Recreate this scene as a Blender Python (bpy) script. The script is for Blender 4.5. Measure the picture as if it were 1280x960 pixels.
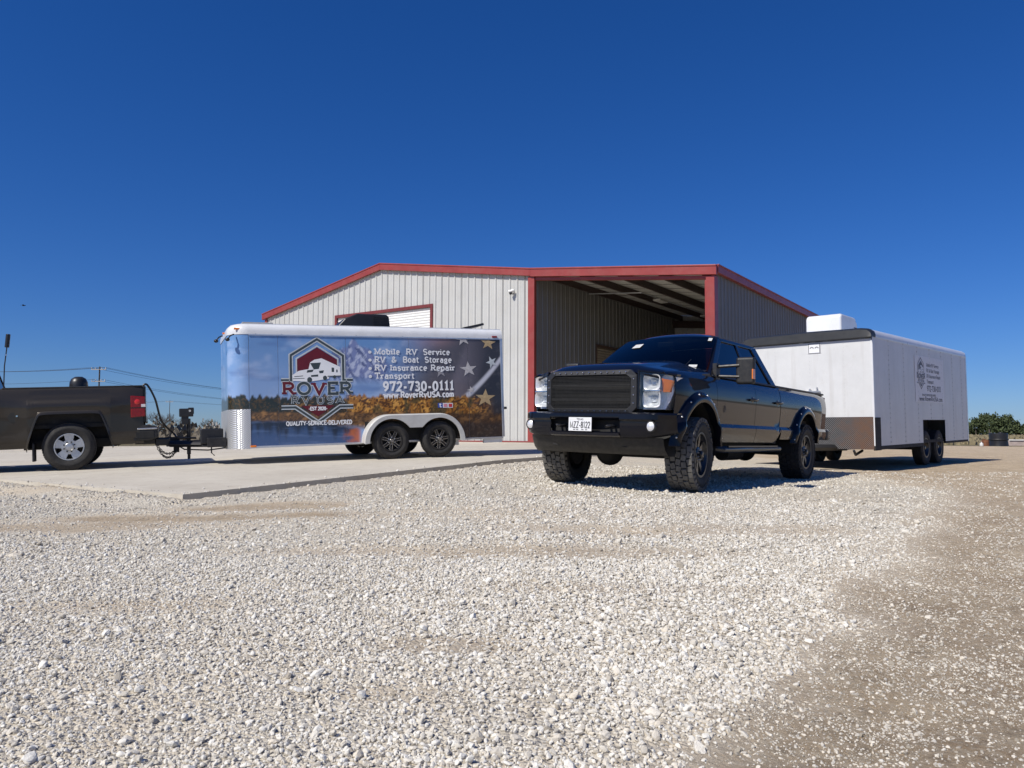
import bpy, bmesh, math, random
import numpy as np
from math import sin, cos, pi, radians, sqrt
from mathutils import Vector, Matrix

random.seed(7); RNG = np.random.default_rng(7)
for o in list(bpy.data.objects): bpy.data.objects.remove(o)
SC = bpy.context.scene
COL = SC.collection

# ---------------------------------------------------------------- camera, sky, sun, exposure
CZ = 0.95                      # eye height above the gravel at the photographer's feet
FPX = 965.0                    # focal length in pixels of the 1280-wide photograph
PITCH = math.atan(61/FPX); ROLL = 0.003
cam = bpy.data.cameras.new('camera'); camo = bpy.data.objects.new('camera', cam); COL.objects.link(camo)
cam.sensor_fit = 'HORIZONTAL'; cam.sensor_width = 36; cam.lens = 36*FPX/1280
cam.clip_start = 0.05; cam.clip_end = 6000
camo.matrix_world = Matrix.Translation((0, 0, CZ)) @ Matrix.Rotation(pi/2+PITCH, 4, 'X') @ Matrix.Rotation(ROLL, 4, 'Z')
SC.camera = camo

SUN_AZ = math.atan2(-0.66, -0.75)     # direction towards the sun, on the ground
SUN_EL = radians(46)
w = bpy.data.worlds.new('World'); SC.world = w; w.use_nodes = True
nt = w.node_tree; nt.nodes.clear()
sky = nt.nodes.new('ShaderNodeTexSky'); sky.sky_type = 'NISHITA'; sky.sun_disc = False
sky.sun_elevation = SUN_EL; sky.sun_rotation = pi/2 - SUN_AZ
sky.altitude = 200; sky.air_density = 1.0; sky.dust_density = 0.0; sky.ozone_density = 6.0
hs = nt.nodes.new('ShaderNodeHueSaturation'); hs.inputs['Saturation'].default_value = 1.244
bg = nt.nodes.new('ShaderNodeBackground'); bg.inputs['Strength'].default_value = 0.1
wo = nt.nodes.new('ShaderNodeOutputWorld')
wb = nt.nodes.new('ShaderNodeMix'); wb.data_type = 'RGBA'; wb.blend_type = 'MULTIPLY'; wb.inputs[0].default_value = 1; wb.inputs[7].default_value = (.41, .58, .985, 1)   # camera white balance
ga = nt.nodes.new('ShaderNodeGamma'); ga.inputs['Gamma'].default_value = .9
nt.links.new(sky.outputs[0], hs.inputs['Color']); nt.links.new(hs.outputs[0], wb.inputs[6]); nt.links.new(wb.outputs[2], ga.inputs[0]); nt.links.new(ga.outputs[0], bg.inputs['Color']); nt.links.new(bg.outputs[0], wo.inputs['Surface'])
sl = bpy.data.lights.new('sun', 'SUN'); sl.energy = 5.0; sl.angle = radians(0.53); sl.color = (1.0, 0.95, 0.87)
slo = bpy.data.objects.new('sun', sl); COL.objects.link(slo)
sd = Vector((cos(SUN_AZ)*cos(SUN_EL), sin(SUN_AZ)*cos(SUN_EL), sin(SUN_EL)))
slo.rotation_euler = sd.to_track_quat('Z', 'Y').to_euler(); slo.location = (-20, -20, 30)
vs = SC.view_settings; vs.view_transform = 'Standard'; vs.look = 'None'; vs.exposure = 0.05; vs.gamma = 1.0
SC.render.resolution_x = 1024; SC.render.resolution_y = 768

# ---------------------------------------------------------------- helpers
def tag(o, label=None, cat=None, group=None, kind=None):
    if label: o['label'] = label
    if cat: o['category'] = cat
    if group: o['group'] = group
    if kind: o['kind'] = kind
    return o
def empty(name, loc=(0, 0, 0), rot=(0, 0, 0), parent=None):
    o = bpy.data.objects.new(name, None); COL.objects.link(o); o.empty_display_size = 0.1
    o.location = loc; o.rotation_euler = rot; o.parent = parent
    return o
class B:
    """collects shapes; obj() links them as one mesh object"""
    def __init__(s): s.v = []; s.f = []
    def add(s, V, F):
        n = len(s.v); s.v += [tuple(p) for p in V]; s.f += [tuple(i+n for i in f) for f in F]; return s
    def grid(s, P, closeu=False, closev=False):
        nu, nv = len(P), len(P[0]); V = [p for r in P for p in r]; F = []
        for i in range(nu if closeu else nu-1):
            for j in range(nv if closev else nv-1):
                a, b = (i+1) % nu, (j+1) % nv
                F.append((i*nv+j, a*nv+j, a*nv+b, i*nv+b))
        return s.add(V, F)
    def box(s, c, d, R=None):
        V = []
        for i in range(8):
            p = Vector(((i & 1)-.5, ((i >> 1) & 1)-.5, ((i >> 2) & 1)-.5)); p = Vector((p.x*d[0], p.y*d[1], p.z*d[2]))
            if R is not None: p = R @ p
            V.append(p+Vector(c))
        return s.add(V, [(0, 2, 3, 1), (4, 5, 7, 6), (0, 1, 5, 4), (2, 6, 7, 3), (0, 4, 6, 2), (1, 3, 7, 5)])
    def bx(s, x0, x1, y0, y1, z0, z1): return s.box(((x0+x1)/2, (y0+y1)/2, (z0+z1)/2), (abs(x1-x0), abs(y1-y0), abs(z1-z0)))
    def cyl(s, p0, p1, r0, r1=None, n=12, caps=True):
        r1 = r0 if r1 is None else r1
        p0, p1 = Vector(p0), Vector(p1); d = (p1-p0).normalized()
        a = d.orthogonal().normalized(); b = d.cross(a)
        V = []
        for p, r in ((p0, r0), (p1, r1)):
            for k in range(n): t = 2*pi*k/n; V.append(p+(a*cos(t)+b*sin(t))*r)
        F = [(k, (k+1) % n, n+(k+1) % n, n+k) for k in range(n)]
        if caps: F += [tuple(range(n-1, -1, -1)), tuple(range(n, 2*n))]
        return s.add(V, F)
    def tube(s, pts, r, n=8):
        pts = [Vector(p) for p in pts]; P = []
        for i, p in enumerate(pts):
            d = (pts[min(i+1, len(pts)-1)]-pts[max(i-1, 0)]).normalized()
            up = Vector((0, 0, 1)) if abs(d.z) < .95 else Vector((1, 0, 0))
            a = d.cross(up).normalized(); b = a.cross(d)
            P.append([p+(a*cos(2*pi*k/n)+b*sin(2*pi*k/n))*r for k in range(n)])
        s.grid(P, closev=True)
        m = len(s.v); s.f.append(tuple(range(m-n, m))); s.f.append(tuple(range(m-n*len(pts)+n-1, m-n*len(pts)-1, -1)))
        return s
    def lathe(s, prof, n=32, c=(0, 0, 0), ax='y', a0=0, a1=2*pi):
        P = []; full = abs(a1-a0-2*pi) < 1e-6
        for k in range(n if full else n+1):
            t = a0+(a1-a0)*k/n; row = []
            for r, h in prof:
                if ax == 'y': p = (c[0]+r*cos(t), c[1]+h, c[2]+r*sin(t))
                elif ax == 'z': p = (c[0]+r*cos(t), c[1]+r*sin(t), c[2]+h)
                else: p = (c[0]+h, c[1]+r*cos(t), c[2]+r*sin(t))
                row.append(p)
            P.append(row)
        return s.grid(P, closeu=full)
    def prism(s, poly, fn, w0, w1):
        n = len(poly)
        V = [fn(u, v, w0) for u, v in poly]+[fn(u, v, w1) for u, v in poly]
        F = [tuple(range(n-1, -1, -1)), tuple(range(n, 2*n))]+[(k, (k+1) % n, n+(k+1) % n, n+k) for k in range(n)]
        return s.add(V, F)
    def sphere(s, c, r, n=10, m=6, sc=(1, 1, 1)):
        return s.grid([[(c[0]+sc[0]*r*sin(pi*j/m)*cos(2*pi*i/n), c[1]+sc[1]*r*sin(pi*j/m)*sin(2*pi*i/n), c[2]+sc[2]*r*cos(pi*j/m)) for j in range(m+1)] for i in range(n)], closeu=True)
    def obj(s, name, mat, parent=None, smooth=None, bevel=None, solid=None, sub=0, seg=2, fix=True, data=None):
        me = bpy.data.meshes.new(name); me.from_pydata(s.v, [], s.f); me.validate()
        if fix:
            bm = bmesh.new(); bm.from_mesh(me); bmesh.ops.remove_doubles(bm, verts=bm.verts, dist=1e-5)
            bmesh.ops.recalc_face_normals(bm, faces=bm.faces); bm.to_mesh(me); bm.free()
        return link(name, me, mat, parent, smooth, bevel, solid, sub, seg)
def link(name, me, mat, parent=None, smooth=None, bevel=None, solid=None, sub=0, seg=2):
    o = bpy.data.objects.new(name, me); COL.objects.link(o); o.parent = parent
    if mat is not None and not me.materials: me.materials.append(mat)
    if smooth:
        for p in me.polygons: p.use_smooth = True
        me.set_sharp_from_angle(angle=radians(smooth))
    if solid:
        m = o.modifiers.new('solid', 'SOLIDIFY'); m.thickness = solid; m.offset = -1
        if smooth:
            e_ = o.modifiers.new('split', 'EDGE_SPLIT'); e_.split_angle = radians(smooth); e_.use_edge_sharp = True
    if bevel:
        m = o.modifiers.new('bevel', 'BEVEL'); m.width = bevel; m.segments = seg; m.limit_method = 'ANGLE'; m.angle_limit = radians(35); m.harden_normals = bool(smooth)
    if sub:
        m = o.modifiers.new('sub', 'SUBSURF'); m.levels = sub; m.render_levels = sub
    return o

def srgb(r, g, b):
    f = lambda c: (c/255/12.92) if c/255 <= .04045 else ((c/255+.055)/1.055)**2.4
    return (f(r), f(g), f(b))
class NT:
    def __init__(s, m): s.t = m.node_tree; s.n = s.t.nodes; s.l = s.t.links
    def new(s, typ, **kw):
        n = s.n.new(typ)
        for k, v in kw.items():
            if k in n.inputs.keys() if hasattr(n.inputs, 'keys') else False: n.inputs[k].default_value = v
            else: setattr(n, k, v)
        return n
    def noise(s, scale, vec=None, detail=4, rough=.55, dist=0):
        n = s.n.new('ShaderNodeTexNoise'); n.inputs['Scale'].default_value = scale; n.inputs['Detail'].default_value = detail
        n.inputs['Roughness'].default_value = rough; n.inputs['Distortion'].default_value = dist
        if vec is not None: s.l.new(vec, n.inputs['Vector'])
        return n.outputs['Fac']
    def ramp(s, fac, a, b, lo=0., hi=1.):
        n = s.n.new('ShaderNodeMapRange'); n.inputs['From Min'].default_value = a; n.inputs['From Max'].default_value = b
        n.inputs['To Min'].default_value = lo; n.inputs['To Max'].default_value = hi; n.clamp = True
        s.l.new(fac, n.inputs['Value']); return n.outputs[0]
    def mix(s, fac, a, b):
        n = s.n.new('ShaderNodeMix'); n.data_type = 'RGBA'
        for sock, val in ((n.inputs[0], fac), (n.inputs[6], a), (n.inputs[7], b)):
            if isinstance(val, (int, float)): sock.default_value = val
            elif isinstance(val, tuple): sock.default_value = (*val[:3], 1)
            else: s.l.new(val, sock)
        return n.outputs[2]
    def math(s, op, a, b=None):
        n = s.n.new('ShaderNodeMath'); n.operation = op
        for i, val in enumerate((a, b)):
            if val is None: continue
            if isinstance(val, (int, float)): n.inputs[i].default_value = val
            else: s.l.new(val, n.inputs[i])
        return n.outputs[0]
    def bump(s, h, strength=.3, dist=.01, nrm=None):
        n = s.n.new('ShaderNodeBump'); n.inputs['Strength'].default_value = strength; n.inputs['Distance'].default_value = dist
        s.l.new(h, n.inputs['Height'])
        if nrm is not None: s.l.new(nrm, n.inputs['Normal'])
        return n.outputs[0]
    def co(s, out='Object'): return s.n.new('ShaderNodeTexCoord').outputs[out]
def newmat(name):
    m = bpy.data.materials.new(name); m.use_nodes = True
    return m, NT(m), m.node_tree.nodes['Principled BSDF']
def mat(name, col, rough=.5, metal=0., coat=0., var=.12, vscale=6., dirt=None, dirtamt=0., bump=0., bscale=40., spec=None, coatr=.03, rvar=.1):
    """paint, plastic, metal or rubber: base colour, mottling, dust, roughness variation, fine relief"""
    m, t, b = newmat(name)
    v = t.co()
    n1 = t.noise(vscale, v, 5)
    dark = tuple(c*(1-var) for c in col); lite = tuple(min(1, c*(1+var)) for c in col)
    c = t.mix(t.ramp(n1, .3, .7), dark, lite)
    if dirt is not None:
        n2 = t.noise(vscale*1.7, v, 8, .7)
        c = t.mix(t.ramp(n2, .45, .75, 0, dirtamt), c, dirt)
    t.l.new(c, b.inputs['Base Color'])
    t.l.new(t.ramp(t.noise(vscale*2.3, v, 4), .3, .7, max(0, rough-rvar*rough), min(1, rough+rvar*rough)), b.inputs['Roughness'])
    b.inputs['Metallic'].default_value = metal
    b.inputs['Coat Weight'].default_value = coat; b.inputs['Coat Roughness'].default_value = coatr
    if spec is not None: b.inputs['Specular IOR Level'].default_value = spec
    if bump: t.l.new(t.bump(t.noise(bscale, v, 4), bump, .004), b.inputs['Normal'])
    return m
def unp(px, py, zf):
    """ground point below a photo pixel; zf(x,y) is the height (eye = 0)"""
    a, b = px-640, py-480
    cr, sr = cos(ROLL), sin(ROLL)
    X, Yd = a*cr-b*sr, a*sr+b*cr
    d = Vector((X/FPX, cos(PITCH)+Yd/FPX*sin(PITCH), sin(PITCH)-Yd/FPX*cos(PITCH)))
    tt = 8.
    for _ in range(60):
        p = d*tt; z = zf(p.x, p.y); tt += .5*((z/d.z)-tt) if d.z < -1e-4 else 0
    return d.x*tt, d.y*tt

# ---------------------------------------------------------------- the lie of the land (heights relative to the eye)
BYAW = -0.609; BP = (0.677, 25.767)                       # corner post between main hall and open bay
BU = (cos(BYAW), sin(BYAW)); BV = (-sin(BYAW), cos(BYAW))
def uv(x, y): dx, dy = x-BP[0], y-BP[1]; return dx*BU[0]+dy*BU[1], dx*BV[0]+dy*BV[1]
def bw(u, v): return BP[0]+BU[0]*u+BV[0]*v, BP[1]+BU[1]*u+BV[1]*v
def zpad(v): return float(np.interp(v, [-16.5, -15.1, -10.4, 0, 40], [-.70, -.65, -.48, -.32, -.32]))
ANCH = np.array([(0, 0, -.95), (0, 3, -.90), (3, 3, -.93), (-3, 3, -.90), (0, 6, -.77), (4, 6, -.80), (-4, 6, -.84), (-7, 7, -.83), (8, 8, -.80),
    (2.15, 8.95, -.672), (.68, 10.1, -.622), (4.6, 12.1, -.708), (3.1, 13.2, -.66), (5.7, 15.0, -.66),
    (9.35, 17.0, -.655), (7.5, 18.8, -.64), (-3.8, 8.4, -.80), (-1.7, 11.6, -.66), (.3, 15.2, -.56), (2.2, 18.2, -.50),
    (13, 22, -.66), (16, 30, -.64), (20, 45, -.62), (-7.7, 11, -.82), (-16, 14, -.75), (-14, 22, -.68), (-11, 27, -.60), (-20, 40, -.75), (14, 12, -.78), (20, 20, -.72), (0, 45, -.5)])
def _k(d): return d**2*np.log(d+1e-9)
_d = np.hypot(ANCH[:, None, 0]-ANCH[None, :, 0], ANCH[:, None, 1]-ANCH[None, :, 1])
_A = np.zeros((len(ANCH)+3,)*2); _A[:len(ANCH), :len(ANCH)] = _k(_d)+np.eye(len(ANCH))*.5
_A[:len(ANCH), -3:] = np.c_[np.ones(len(ANCH)), ANCH[:, :2]]; _A[-3:, :len(ANCH)] = _A[:len(ANCH), -3:].T
_w = np.linalg.solve(_A, np.r_[ANCH[:, 2], 0, 0, 0])
def gza(x, y):
    x = np.asarray(x, float); y = np.asarray(y, float); sh = x.shape; x = x.ravel(); y = y.ravel()
    d = np.hypot(x[:, None]-ANCH[None, :, 0], y[:, None]-ANCH[None, :, 1])
    z = _k(d)@_w[:-3]+_w[-3]+_w[-2]*x+_w[-1]*y
    r = np.hypot(x, y-15); k = np.clip((r-24)/26, 0, 1); k = k*k*(3-2*k)
    far = -.68+.55*np.clip((y-60)/120, 0, 1)*np.clip((x+10)/60, 0, 1)-1.1*np.clip((y-45)/90, 0, 1)*np.clip((-x-5)/40, 0, 1)
    z = z*(1-k)+far*k
    return z.reshape(sh)
def gz(x, y): return float(gza(np.array([x]), np.array([y]))[0])
_perm = RNG.random((64, 64))
def vnoise(x, y):
    x = np.asarray(x, float); y = np.asarray(y, float)
    xi = np.floor(x).astype(int); yi = np.floor(y).astype(int); fx = x-xi; fy = y-yi
    fx = fx*fx*(3-2*fx); fy = fy*fy*(3-2*fy); g = lambda a, b: _perm[a % 64, b % 64]
    return (g(xi, yi)*(1-fx)+g(xi+1, yi)*fx)*(1-fy)+(g(xi, yi+1)*(1-fx)+g(xi+1, yi+1)*fx)*fy
def fbm(x, y, o=4):
    s = 0; a = .5; t = 0
    for i in range(o): s = s+a*vnoise(x*2**i+i*17.3, y*2**i+i*9.1); t += a; a *= .5
    return s/t

# ---------------------------------------------------------------- ground sheet
DIRT_LINE = [unp(px, py, lambda x, y: gz(x, y)) for px, py in ((890, 960), (935, 905), (975, 850), (1018, 800), (1068, 750), (1112, 700), (1145, 662), (1172, 632), (1192, 612))]
_dy = np.array([p[1] for p in DIRT_LINE]); _dx = np.array([p[0] for p in DIRT_LINE])
_o = np.argsort(_dy); _dy = _dy[_o]; _dx = _dx[_o]
def dirt_mask(x, y):
    xb = np.interp(y, np.r_[-2, _dy, 40], np.r_[_dx[0]-.6, _dx, _dx[-1]+2])
    wdt = .42+.10*np.clip(y, 0, 14)
    m = np.clip((x-xb+(fbm(x*2.2+5, y*2.2, 5)-.5)*(.45+.05*np.clip(y, 0, 12)))/wdt+.5, 0, 1)
    return m*m*(3-2*m)
PATCH = [(*unp(px, py, gz), rx, ry, k) for px, py, rx, ry, k in ((250, 648, 1.6, .40, .95), (90, 662, 1.4, .42, .75), (330, 636, 1.0, .40, .85), (700, 690, 1.4, .30, .6), (420, 690, 1.2, .16, .45), (860, 660, 1.6, .3, .5), (780, 735, 1.0, .14, .4), (160, 760, .7, .12, .4), (560, 805, .35, .10, .5), (480, 870, .25, .08, .35), (60, 620, 1.2, .4, .35), (640, 640, 2.0, .6, .3))]
def patch_mask(x, y):
    m = np.zeros_like(np.asarray(x, float))
    for cx, cy, rx, ry, k in PATCH:
        d = ((x-cx)/rx)**2+((y-cy)/ry)**2+(fbm(x*1.7, y*1.7, 3)-.5)*1.6
        m = np.maximum(m, k*np.clip(1.3-d, 0, 1))
    return m
def field_mask(x, y):
    e = np.where(x > 0, 45+3*np.sin(x*.13), np.interp(x, [-60, -25, -14, 0], [32, 36, 42, 60]))
    a = np.clip((y-e+(fbm(x*.3, y*.3, 3)-.5)*6)/1.5+.5, 0, 1)
    b = np.clip((np.abs(x-2)-62)/6, 0, 1)
    c = np.clip((-35-y)/5, 0, 1)
    return np.maximum(np.maximum(a, b), c)
xs = np.unique(np.r_[-3000, -1800, -1000, -600, -350, -220, -150, np.linspace(-110, -30, 22), np.linspace(-30, -12, 30), np.linspace(-12, 18, 220), np.linspace(18, 60, 40), np.linspace(60, 130, 16), 180, 260, 400, 700, 1200, 2000, 3000])
ys = np.unique(np.r_[-900, -400, -200, -100, -60, np.linspace(-40, 0, 14), np.linspace(0, 20, 190), np.linspace(20, 60, 60), np.linspace(60, 200, 40), 240, 300, 400, 600, 1000, 1700, 3500])
GX, GY = np.meshgrid(xs, ys, indexing='ij')
near = np.exp(-((GX-2)/22)**2-((GY-8)/18)**2)
rut = near*((fbm(GX*.9+3, GY*1.3, 4)-.5)*.05+(fbm(GX*3.1, GY*4.2, 3)-.5)*.012)
flat = np.zeros_like(GX)
for ax, ay, rr in ((2.15, 8.95, .7), (.68, 10.1, .7), (4.6, 12.1, .7), (3.1, 13.2, .7), (9.3, 17, 1.0), (7.5, 18.8, 1.0)): flat = np.maximum(flat, np.exp(-(((GX-ax)**2+(GY-ay)**2)/rr**2)))
dm = dirt_mask(GX, GY)
rut = rut*(1-flat)-near*dm*.012-near*patch_mask(GX, GY)*.008
# shallow potholes in the bare dirt
for px, py, rr, dp in ((1010, 862, .10, .022), (1120, 890, .14, .028), (1200, 848, .10, .015), (1005, 935, .2, .02)):
    hx, hy = unp(px, py, gz); rut = rut-dp*np.exp(-((GX-hx)/(rr*1.6))**2-((GY-hy)/rr)**2)
GZ = gza(GX, GY)+rut
# tuck the sheet under the concrete apron and the hall
UU = (GX-BP[0])*BU[0]+(GY-BP[1])*BU[1]; VV = (GX-BP[0])*BV[0]+(GY-BP[1])*BV[1]
PADU0, PADU1, PADV0 = -8.0, 6.2, -16.5
zp = np.interp(VV, [-16.5, -15.1, -10.4, 0, 40], [-.70, -.65, -.48, -.32, -.32])
ins = np.clip(np.minimum(np.minimum(UU-PADU0, PADU1-UU), np.minimum(VV-PADV0, 13-VV))/.12+1., 0, 1)
ins2 = np.clip(np.minimum(np.minimum(UU+14.4, 6.7-UU), np.minimum(VV+.3, 12.4-VV))/.4, 0, 1)
GZ = np.where(ins > 0, GZ*(1-ins)+np.minimum(GZ, zp-.16)*ins, GZ)
edge = np.clip(1-np.abs(UU-PADU1)/.5, 0, 1)*((VV > -16.5) & (VV < 0))*(UU > PADU1)
GZ = np.where(edge > 0, GZ*(1-edge)+(zp-.05)*edge, GZ)
edge = np.clip(1-np.abs(VV-PADV0)/.5, 0, 1)*((UU > PADU0) & (UU < PADU1))*(VV < PADV0)
GZ = np.where(edge > 0, GZ*(1-edge)+(zp-.015)*edge, GZ)
GZ = np.where(ins2 > 0, np.minimum(GZ, -.5), GZ)
nx, ny = GX.shape
idx = np.arange(nx*ny).reshape(nx, ny)
F = np.stack([idx[:-1, :-1], idx[1:, :-1], idx[1:, 1:], idx[:-1, 1:]], -1).reshape(-1, 4)
me = bpy.data.meshes.new('ground'); me.from_pydata(np.stack([GX, GY, GZ+CZ], -1).reshape(-1, 3).tolist(), [], F.tolist())
za = me.attributes.new('zone', 'FLOAT_COLOR', 'POINT')
zone = np.stack([np.maximum(dm, patch_mask(GX, GY)), field_mask(GX, GY), np.clip((GY-6)/6, 0, 1), np.ones_like(GX)], -1).reshape(-1)
za.data.foreach_set('color', zone.astype(np.float32))
gm, t, b = newmat('gravel_ground')
v = t.co('Object')
zn = t.n.new('ShaderNodeAttribute'); zn.attribute_name = 'zone'
sp = t.n.new('ShaderNodeSeparateColor'); t.l.new(zn.outputs['Color'], sp.inputs[0])
def voro(scale, feat='F1'):
    n = t.n.new('ShaderNodeTexVoronoi'); n.feature = feat; n.inputs['Scale'].default_value = scale; t.l.new(v, n.inputs['Vector']); return n
vo = voro(48); vo2 = voro(23)
sep = t.n.new('ShaderNodeSeparateColor'); t.l.new(vo.outputs['Color'], sep.inputs[0])
stone = t.mix(sep.outputs[0], (.50, .45, .36), (.80, .74, .62))
stone = t.mix(t.ramp(t.noise(260, v, 3), .35, .7, 0, .5), stone, (.22, .20, .17))
stone = t.mix(t.ramp(t.noise(.9, v, 6, .65), .42, .62, 0, .5), stone, (.64, .555, .42))
stone = t.mix(t.ramp(t.noise(3.6, v, 6, .7), .50, .68, 0, .4), stone, (.58, .49, .365))
dirt = t.mix(t.ramp(t.noise(2.3, v, 7, .68), .35, .65), (.39, .285, .18), (.57, .455, .31))
dirt = t.mix(t.ramp(t.noise(34, v, 6, .75), .45, .62, 0, .7), dirt, (.58, .50, .38))
dirt = t.mix(t.ramp(t.noise(3.1, v, 7, .75), .54, .68, 0, .6), dirt, (.24, .18, .115))
dirt = t.mix(t.ramp(t.noise(11, v, 6, .7), .54, .68, 0, .75), dirt, (.25, .195, .135))
grass = t.mix(t.ramp(t.noise(.35, v, 8, .7), .35, .65), (.20, .165, .10), (.13, .115, .055))
grass = t.mix(t.ramp(t.noise(4, v, 6, .8), .4, .7, 0, .6), grass, (.10, .08, .05))
c = t.mix(sp.outputs[0], stone, dirt); c = t.mix(sp.outputs[1], c, grass)
t.l.new(c, b.inputs['Base Color']); b.inputs['Roughness'].default_value = .92; b.inputs['Specular IOR Level'].default_value = .25
h1 = t.math('SUBTRACT', 1.0, vo.outputs['Distance'])
hh = t.math('ADD', h1, t.math('MULTIPLY', t.noise(120, v, 4), .8))
hh = t.math('ADD', hh, t.math('MULTIPLY', t.math('SUBTRACT', 1.0, vo2.outputs['Distance']), .6))
hd = t.math('ADD', t.math('MULTIPLY', t.noise(55, v, 8, .8), 1.6), t.math('MULTIPLY', t.noise(14, v, 4, .6), 1.4))
hmx = t.n.new('ShaderNodeMix'); t.l.new(sp.outputs[0], hmx.inputs[0]); t.l.new(hh, hmx.inputs[2]); t.l.new(hd, hmx.inputs[3])
t.l.new(t.bump(hmx.outputs[0], 1.0, .016), b.inputs['Normal'])
g = link('ground', me, gm, smooth=180); tag(g, kind='structure')

# ---------------------------------------------------------------- loose gravel: every stone is geometry, instanced by one node tree
def ground_z(x, y):
    ix = np.clip(np.searchsorted(xs, x)-1, 0, nx-2); iy = np.clip(np.searchsorted(ys, y)-1, 0, ny-2)
    fx = (x-xs[ix])/(xs[ix+1]-xs[ix]); fy = (y-ys[iy])/(ys[iy+1]-ys[iy])
    return (GZ[ix, iy]*(1-fx)+GZ[ix+1, iy]*fx)*(1-fy)+(GZ[ix, iy+1]*(1-fx)+GZ[ix+1, iy+1]*fx)*fy
PX = []; PY = []; PR = []; PL = []; PT = []
for y0, y1, den, r0 in ((1.35, 3.2, 9500, .0044), (3.2, 5.2, 5800, .0049), (5.2, 8.2, 3000, .0057), (8.2, 14.5, 950, .0074)):
    area = .72*(y1*y1-y0*y0)+4.0*(y1-y0); n = int(area*den)
    y = np.sqrt(RNG.random(n)*(y1*y1-y0*y0)+y0*y0); x = (RNG.random(n)*2-1)*(.72*y+2.0)
    d = dirt_mask(x, y); pm = patch_mask(x, y)
    cl = fbm(x*2.6+11, y*3.4, 4)
    keep = (1-d)*(1-pm*.9)+d*np.clip((cl-.28)*1.8, .16, .75)
    keep *= np.clip(.62+1.5*(fbm(x*.8, y*1.1+3, 3)-.42), .38, 1.0)
    keep *= 1-.45*np.clip((y-5.5)/3, 0, 1)          # thinner cover on the driven, packed part of the yard
    k = RNG.random(n) < keep
    x, y, d, pm = x[k], y[k], d[k], pm[k]
    u = (x-BP[0])*BU[0]+(y-BP[1])*BU[1]; vv = (x-BP[0])*BV[0]+(y-BP[1])*BV[1]
    k = ~((u > PADU0-.01) & (u < PADU1+.02) & (vv > PADV0-.02) & (vv < 12))
    for wx, wy in ((2.15, 8.95), (.68, 10.1), (4.6, 12.1), (3.1, 13.2)): k &= (x-wx)**2+(y-wy)**2 > .16**2
    x, y, d, pm = x[k], y[k], d[k], pm[k]
    r = r0*np.exp(RNG.normal(0, .38, len(x)))*np.where(d > .5, .36+.75*RNG.random(len(x))**4, 1)*(1+.25*np.exp(-((x-.6)/1.3)**2))*(1-.3*pm)
    r = np.where(RNG.random(len(x)) < .02, r*1.45, r)
    PX.append(x); PY.append(y); PR.append(r); PL.append(RNG.random(len(x))*.9*(1-.7*d)-.12-.2*d); PT.append(np.clip(RNG.random(len(x))*(1-.45*np.maximum(np.maximum(d, pm), .6*np.clip((y-5)/4, 0, 1))), 0, 1))
# grit and small stones pressed into the bare dirt
for y0, y1, den, r0 in ((1.35, 3.2, 9000, .0030), (3.2, 5.2, 4200, .0038), (5.2, 9.0, 1500, .0052), (9.0, 14.5, 420, .0075)):
    area = .72*(y1*y1-y0*y0)+1.6*(y1-y0); n = int(area*den*.42)
    y = np.sqrt(RNG.random(n)*(y1*y1-y0*y0)+y0*y0); x = RNG.random(n)*(.72*y+2.4)
    d = dirt_mask(x, y); cl = fbm(x*1.9+31, y*2.4, 5)
    k = RNG.random(n) < d*np.clip((cl-.38)*3.0, .06, 1); x, y = x[k], y[k]
    for wx, wy in ((4.6, 12.1), (2.15, 8.95)):
        k = (x-wx)**2+(y-wy)**2 > .2**2; x, y = x[k], y[k]
    PX.append(x); PY.append(y); PR.append(r0*np.exp(RNG.normal(0, .42, len(x)))); PL.append(RNG.random(len(x))*.5-.15); PT.append(RNG.random(len(x))**2.2*.62)
# chips kicked up on to the apron along its edges
n = 420; e1 = RNG.random(n) < .5; q = RNG.exponential(.10, n)
uu = np.where(e1, RNG.uniform(PADU0, PADU1, n), PADU1-q); vq = np.where(e1, PADV0+q, RNG.uniform(PADV0, -3, n))
x = BP[0]+BU[0]*uu+BV[0]*vq; y = BP[1]+BU[1]*uu+BV[1]*vq; LIFT = (len(np.concatenate(PX)), np.interp(vq, [-16.5, -15.1, -10.4, 0], [-.70, -.65, -.48, -.32]))
PX.append(x); PY.append(y); PR.append(.0075*np.exp(RNG.normal(0, .35, n))); PL.append(np.full(n, .3)); PT.append(RNG.random(n))
PX, PY, PR, PL = map(np.concatenate, (PX, PY, PR, PL)); N = len(PX)
PZ = ground_z(PX, PY)+CZ+PR*PL; PZ[LIFT[0]:] = LIFT[1]+CZ+PR[LIFT[0]:]*.3
me = bpy.data.meshes.new('gravel'); me.vertices.add(N)
me.vertices.foreach_set('co', np.stack([PX, PY, PZ], -1).astype(np.float32).ravel())
def attr(nm, typ, arr, key):
    a = me.attributes.new(nm, typ, 'POINT'); a.data.foreach_set(key, arr)
attr('turn', 'FLOAT_VECTOR', np.stack([RNG.normal(0, .5, N), RNG.normal(0, .5, N), RNG.random(N)*6.283], -1).astype(np.float32).ravel(), 'vector')
sc = np.stack([PR*RNG.uniform(.85, 1.5, N), PR*RNG.uniform(.7, 1.1, N), PR*RNG.uniform(.5, .85, N)], -1)
attr('size', 'FLOAT_VECTOR', sc.astype(np.float32).ravel(), 'vector')
attr('kind_of', 'INT', RNG.integers(0, 9, N).astype(np.int32), 'value')
attr('tone', 'FLOAT', np.concatenate(PT).astype(np.float32), 'value')
sm, t, b = newmat('limestone_chips')
at = t.n.new('ShaderNodeAttribute'); at.attribute_type = 'INSTANCER'; at.attribute_name = 'tone'
cr = t.n.new('ShaderNodeValToRGB'); t.l.new(at.outputs['Fac'], cr.inputs[0])
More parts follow.
